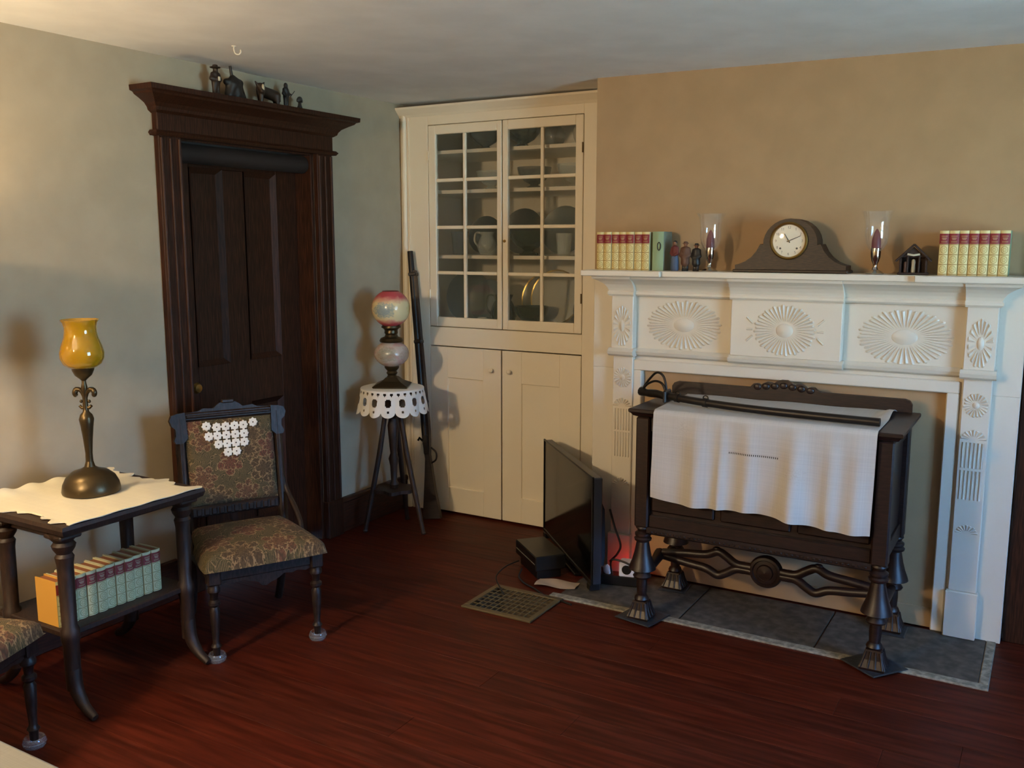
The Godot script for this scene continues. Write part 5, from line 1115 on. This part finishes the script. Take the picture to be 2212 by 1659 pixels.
# ---------------------------------------------------------------- carved figures on the door cornice
func build_figures():
	var y := 2.1655; var x := XL + 0.078
	var man = thing("hat_figurine", "dark carved man in a wide hat holding something white on the door cornice", "figurine", Vector3(x, y, -2.893), PI / 2)
	var s := S(); blob(s, [[Vector3(-0.009, 0.004, 0), Vector3(-0.009, 0.055, 0), 0.008, 0.0095], [Vector3(0.009, 0.004, 0), Vector3(0.009, 0.055, 0), 0.008, 0.0095], [Vector3(-0.009, 0.004, 0.003), Vector3(-0.01, 0.004, 0.009), 0.006, 0.005], [Vector3(0.009, 0.004, 0.003), Vector3(0.01, 0.004, 0.009), 0.006, 0.005], [Vector3(0, 0.055, 0), Vector3(0, 0.085, 0), 0.014, 0.015], [Vector3(-0.017, 0.088, 0), Vector3(-0.025, 0.068, 0.002), 0.007, 0.006], [Vector3(-0.025, 0.068, 0.002), Vector3(-0.006, 0.064, 0.016), 0.006, 0.005], [Vector3(0.017, 0.088, 0), Vector3(0.022, 0.068, 0.002), 0.007, 0.006], [Vector3(0.022, 0.068, 0.002), Vector3(0.006, 0.064, 0.016), 0.006, 0.005], [Vector3(0, 0.097, 0), Vector3(0, 0.108, 0.001), 0.006, 0.010], [Vector3(0, 0.106, 0.010), Vector3(0, 0.105, 0.011), 0.0025, 0.0025]], 0.0028, 0.004); obj("body", s, M.figure, man)
	s = S(); lathe(s, [Vector2(0.0001, 0.112), Vector2(0.021, 0.114), Vector2(0.023, 0.117), Vector2(0.012, 0.117), Vector2(0.0105, 0.126), Vector2(0.0001, 0.129)], 20); obj("hat", s, M.figure, man)
	s = S(); box(s, Vector3(0.0, 0.068, 0.022), Vector3(0.011, 0.018, 0.006), 0.002); obj("white_object", s, M.figlight, man)
	var cr = thing("cloaked_figurine", "black carved cloaked figure with an upright rod on the door cornice", "figurine", Vector3(x, y, -2.995), PI / 2)
	s = S(); blob(s, [[Vector3(-0.03, 0.016, 0), Vector3(-0.014, 0.055, 0), 0.018, 0.025], [Vector3(0.014, 0.018, 0), Vector3(0.006, 0.06, 0), 0.024, 0.025], [Vector3(0.005, 0.068, 0), Vector3(-0.008, 0.086, 0.002), 0.018, 0.013], [Vector3(-0.044, 0.066, 0), Vector3(-0.01, 0.07, 0), 0.013, 0.016], [Vector3(0.034, 0.07, 0), Vector3(0.005, 0.074, 0), 0.015, 0.016], [Vector3(0.03, 0.056, 0), Vector3(0.06, 0.006, 0.004), 0.014, 0.006], [Vector3(-0.034, 0.013, 0.006), Vector3(0.034, 0.013, 0.006), 0.012, 0.012]], 0.0034, 0.004); obj("body", s, M.figdark, cr)
	s = S(); tube(s, [Vector3(-0.008, 0.08, 0.0), Vector3(-0.013, 0.108, 0.0), Vector3(-0.018, 0.135, 0.0)], [0.008, 0.0065, 0.0055], 8); obj("rod", s, M.figdark, cr); cr.scale = Vector3(1.0, 1.0, 1.0)
	var co = thing("cow_figurine", "dark carved cow with a white blaze on the door cornice", "figurine", Vector3(x, y, -3.19), PI / 2)
	s = S(); blob(s, [[Vector3(-0.03, 0.054, -0.002), Vector3(0.05, 0.044, -0.002), 0.024, 0.025], [Vector3(-0.036, 0.066, 0.0), Vector3(-0.052, 0.068, 0.014), 0.02, 0.017], [Vector3(-0.054, 0.068, 0.018), Vector3(-0.058, 0.05, 0.03), 0.016, 0.011], [Vector3(-0.046, 0.05, 0.014), Vector3(-0.05, 0.008, 0.014), 0.013, 0.009], [Vector3(-0.032, 0.04, -0.014), Vector3(-0.03, 0.008, -0.014), 0.011, 0.008], [Vector3(0.05, 0.042, 0.012), Vector3(0.052, 0.008, 0.014), 0.018, 0.009], [Vector3(0.062, 0.04, -0.012), Vector3(0.064, 0.008, -0.012), 0.014, 0.008], [Vector3(-0.07, 0.078, 0.012), Vector3(-0.082, 0.088, 0.014), 0.006, 0.003], [Vector3(-0.04, 0.08, 0.014), Vector3(-0.03, 0.09, 0.016), 0.006, 0.003], [Vector3(0.078, 0.054, 0), Vector3(0.084, 0.024, 0), 0.005, 0.003]], 0.003, 0.003); obj("body", s, M.figure, co)
	s = S(); ball(s, Vector3(-0.0565, 0.062, 0.0345), Vector3(0.007, 0.017, 0.007), 10); obj("white_blaze", s, M.figlight, co)
	var th = thing("slim_figurine", "thin dark carved standing man with a stick on the door cornice", "figurine", Vector3(x, y, -3.312), PI / 2)
	s = S(); blob(s, [[Vector3(-0.008, 0.004, 0), Vector3(-0.007, 0.05, 0), 0.0055, 0.0075], [Vector3(0.008, 0.004, 0), Vector3(0.007, 0.05, 0), 0.0055, 0.0075], [Vector3(0, 0.05, 0), Vector3(0, 0.08, 0), 0.011, 0.012], [Vector3(-0.013, 0.082, 0), Vector3(-0.019, 0.062, 0.002), 0.0055, 0.005], [Vector3(-0.019, 0.062, 0.002), Vector3(-0.01, 0.05, 0.012), 0.005, 0.004], [Vector3(0.013, 0.082, 0), Vector3(0.018, 0.062, 0.002), 0.0055, 0.005], [Vector3(0.018, 0.062, 0.002), Vector3(0.016, 0.06, 0.016), 0.005, 0.004], [Vector3(0, 0.088, 0), Vector3(0, 0.1, 0.001), 0.005, 0.008], [Vector3(0, 0.1, 0), Vector3(0, 0.106, 0), 0.007, 0.006]], 0.0026, 0.003); obj("body", s, M.figdark, th)
	s = S(); tube(s, [Vector3(0.012, 0.05, 0.017), Vector3(0.04, 0.078, 0.017)], 0.0018, 6); obj("stick", s, M.figdark, th)
	var bu = thing("bust_figurine", "tiny dark carved bust, last in the row on the door cornice", "figurine", Vector3(x, y, -3.402), PI / 2)
	s = S(); lathe(s, [Vector2(0.0001, 0.0), Vector2(0.015, 0.0), Vector2(0.014, 0.008), Vector2(0.009, 0.022), Vector2(0.007, 0.034), Vector2(0.0001, 0.036)], 16); obj("pedestal", s, M.figdark, bu)
	s = S(); blob(s, [[Vector3(0, 0.044, 0), Vector3(0, 0.05, 0.001), 0.012, 0.012], [Vector3(-0.012, 0.046, 0), Vector3(-0.014, 0.04, 0), 0.006, 0.005], [Vector3(0.012, 0.046, 0), Vector3(0.014, 0.04, 0), 0.006, 0.005], [Vector3(0, 0.045, 0.011), Vector3(0, 0.044, 0.013), 0.003, 0.003]], 0.0025, 0.003); obj("head", s, M.figdark, bu)

# ---------------------------------------------------------------- floor lamp and covered table beside the camera
func build_room_lamp():
	var t = thing("covered_table", "table under a plain cream cloth at the bottom left picture corner", "table", Vector3(-1.55, 0, -0.42))
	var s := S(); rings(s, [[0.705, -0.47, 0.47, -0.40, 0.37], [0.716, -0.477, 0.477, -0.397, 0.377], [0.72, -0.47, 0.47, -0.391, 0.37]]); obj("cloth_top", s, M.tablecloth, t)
	s = S(); bx(s, -0.45, 0.45, 0.67, 0.705, -0.38, 0.35, 0.004); obj("table_top", s, M.oak, t)
	for q in [[-0.42, -0.35], [0.42, -0.35], [-0.42, 0.32], [0.42, 0.32]]:
		s = S(); lathe(s, [Vector2(0.02, 0.0), Vector2(0.024, 0.1), Vector2(0.03, 0.5), Vector2(0.03, 0.67)], 12); obj("leg", s, M.oak, t, Vector3(q[0], 0, q[1]))
	# shaded reading lamp just outside the left edge of the picture: its light leaves upward and downward
	var l = thing("reading_lamp", "brass floor lamp with a cream drum shade beside the flowered chair", "floor lamp", Vector3(-3.05, 0, -1.52))
	s = S(); lathe(s, [Vector2(0.0001, 0.0), Vector2(0.10, 0.0), Vector2(0.10, 0.012), Vector2(0.05, 0.028), Vector2(0.012, 0.05)], 28); obj("base", s, M.brass, l)
	s = S(); tube(s, [Vector3(0, 0.04, 0), Vector3(0, 1.40, 0)], 0.009, 12); obj("pole", s, M.brass, l)
	s = S(); lathe(s, [Vector2(0.15, 1.31), Vector2(0.13, 1.53), Vector2(0.127, 1.53), Vector2(0.147, 1.31), Vector2(0.15, 1.31)], 40); obj("lamp_shade", s, M.lampshade, l)
	s = S()
	for k in 3: tube(s, [Vector3(0, 1.41, 0), Vector3(cos(TAU * k / 3.0) * 0.138, 1.42, sin(TAU * k / 3.0) * 0.138)], 0.002, 6)
	obj("shade_carrier", s, M.brass, l)
	s = S(); ball(s, Vector3(0, 1.455, 0), Vector3(0.032, 0.04, 0.032), 20); obj("bulb", s, M.bulb, l)
	var o := OmniLight3D.new(); o.name = "reading_light"; o.position = Vector3(0, 1.455, 0); o.light_color = Color(1.0, 0.88, 0.68); o.light_energy = 0.5; o.light_size = 0.035; o.omni_range = 14.0; o.omni_attenuation = 2.0; o.shadow_enabled = true; l.add_child(o)
	# globe lamp at the back of the room
	var g = thing("globe_lamp", "brass floor lamp with an opal glass globe behind the camera", "floor lamp", Vector3(-2.4, 0, 0.3))
	s = S(); lathe(s, [Vector2(0.0001, 0.0), Vector2(0.13, 0.0), Vector2(0.13, 0.012), Vector2(0.05, 0.03), Vector2(0.012, 0.05)], 28); obj("base", s, M.brass, g)
	s = S(); tube(s, [Vector3(0, 0.04, 0), Vector3(0, 1.73, 0)], 0.011, 12); obj("pole", s, M.brass, g)
	s = S(); lathe(s, [Vector2(0.011, 1.71), Vector2(0.04, 1.73), Vector2(0.045, 1.755), Vector2(0.0001, 1.755)], 20); obj("holder", s, M.brass, g)
	s = S(); ball(s, Vector3(0, 1.86, 0), Vector3(0.11, 0.11, 0.11), 28); obj("opal_globe", s, M.frosted, g)
	var p := OmniLight3D.new(); p.name = "globe_light"; p.position = Vector3(0, 1.86, 0); p.light_color = Color(1.0, 0.88, 0.70); p.light_energy = 5.0; p.light_size = 0.11; p.omni_range = 14.0; p.omni_attenuation = 2.0; p.shadow_enabled = true; g.add_child(p)
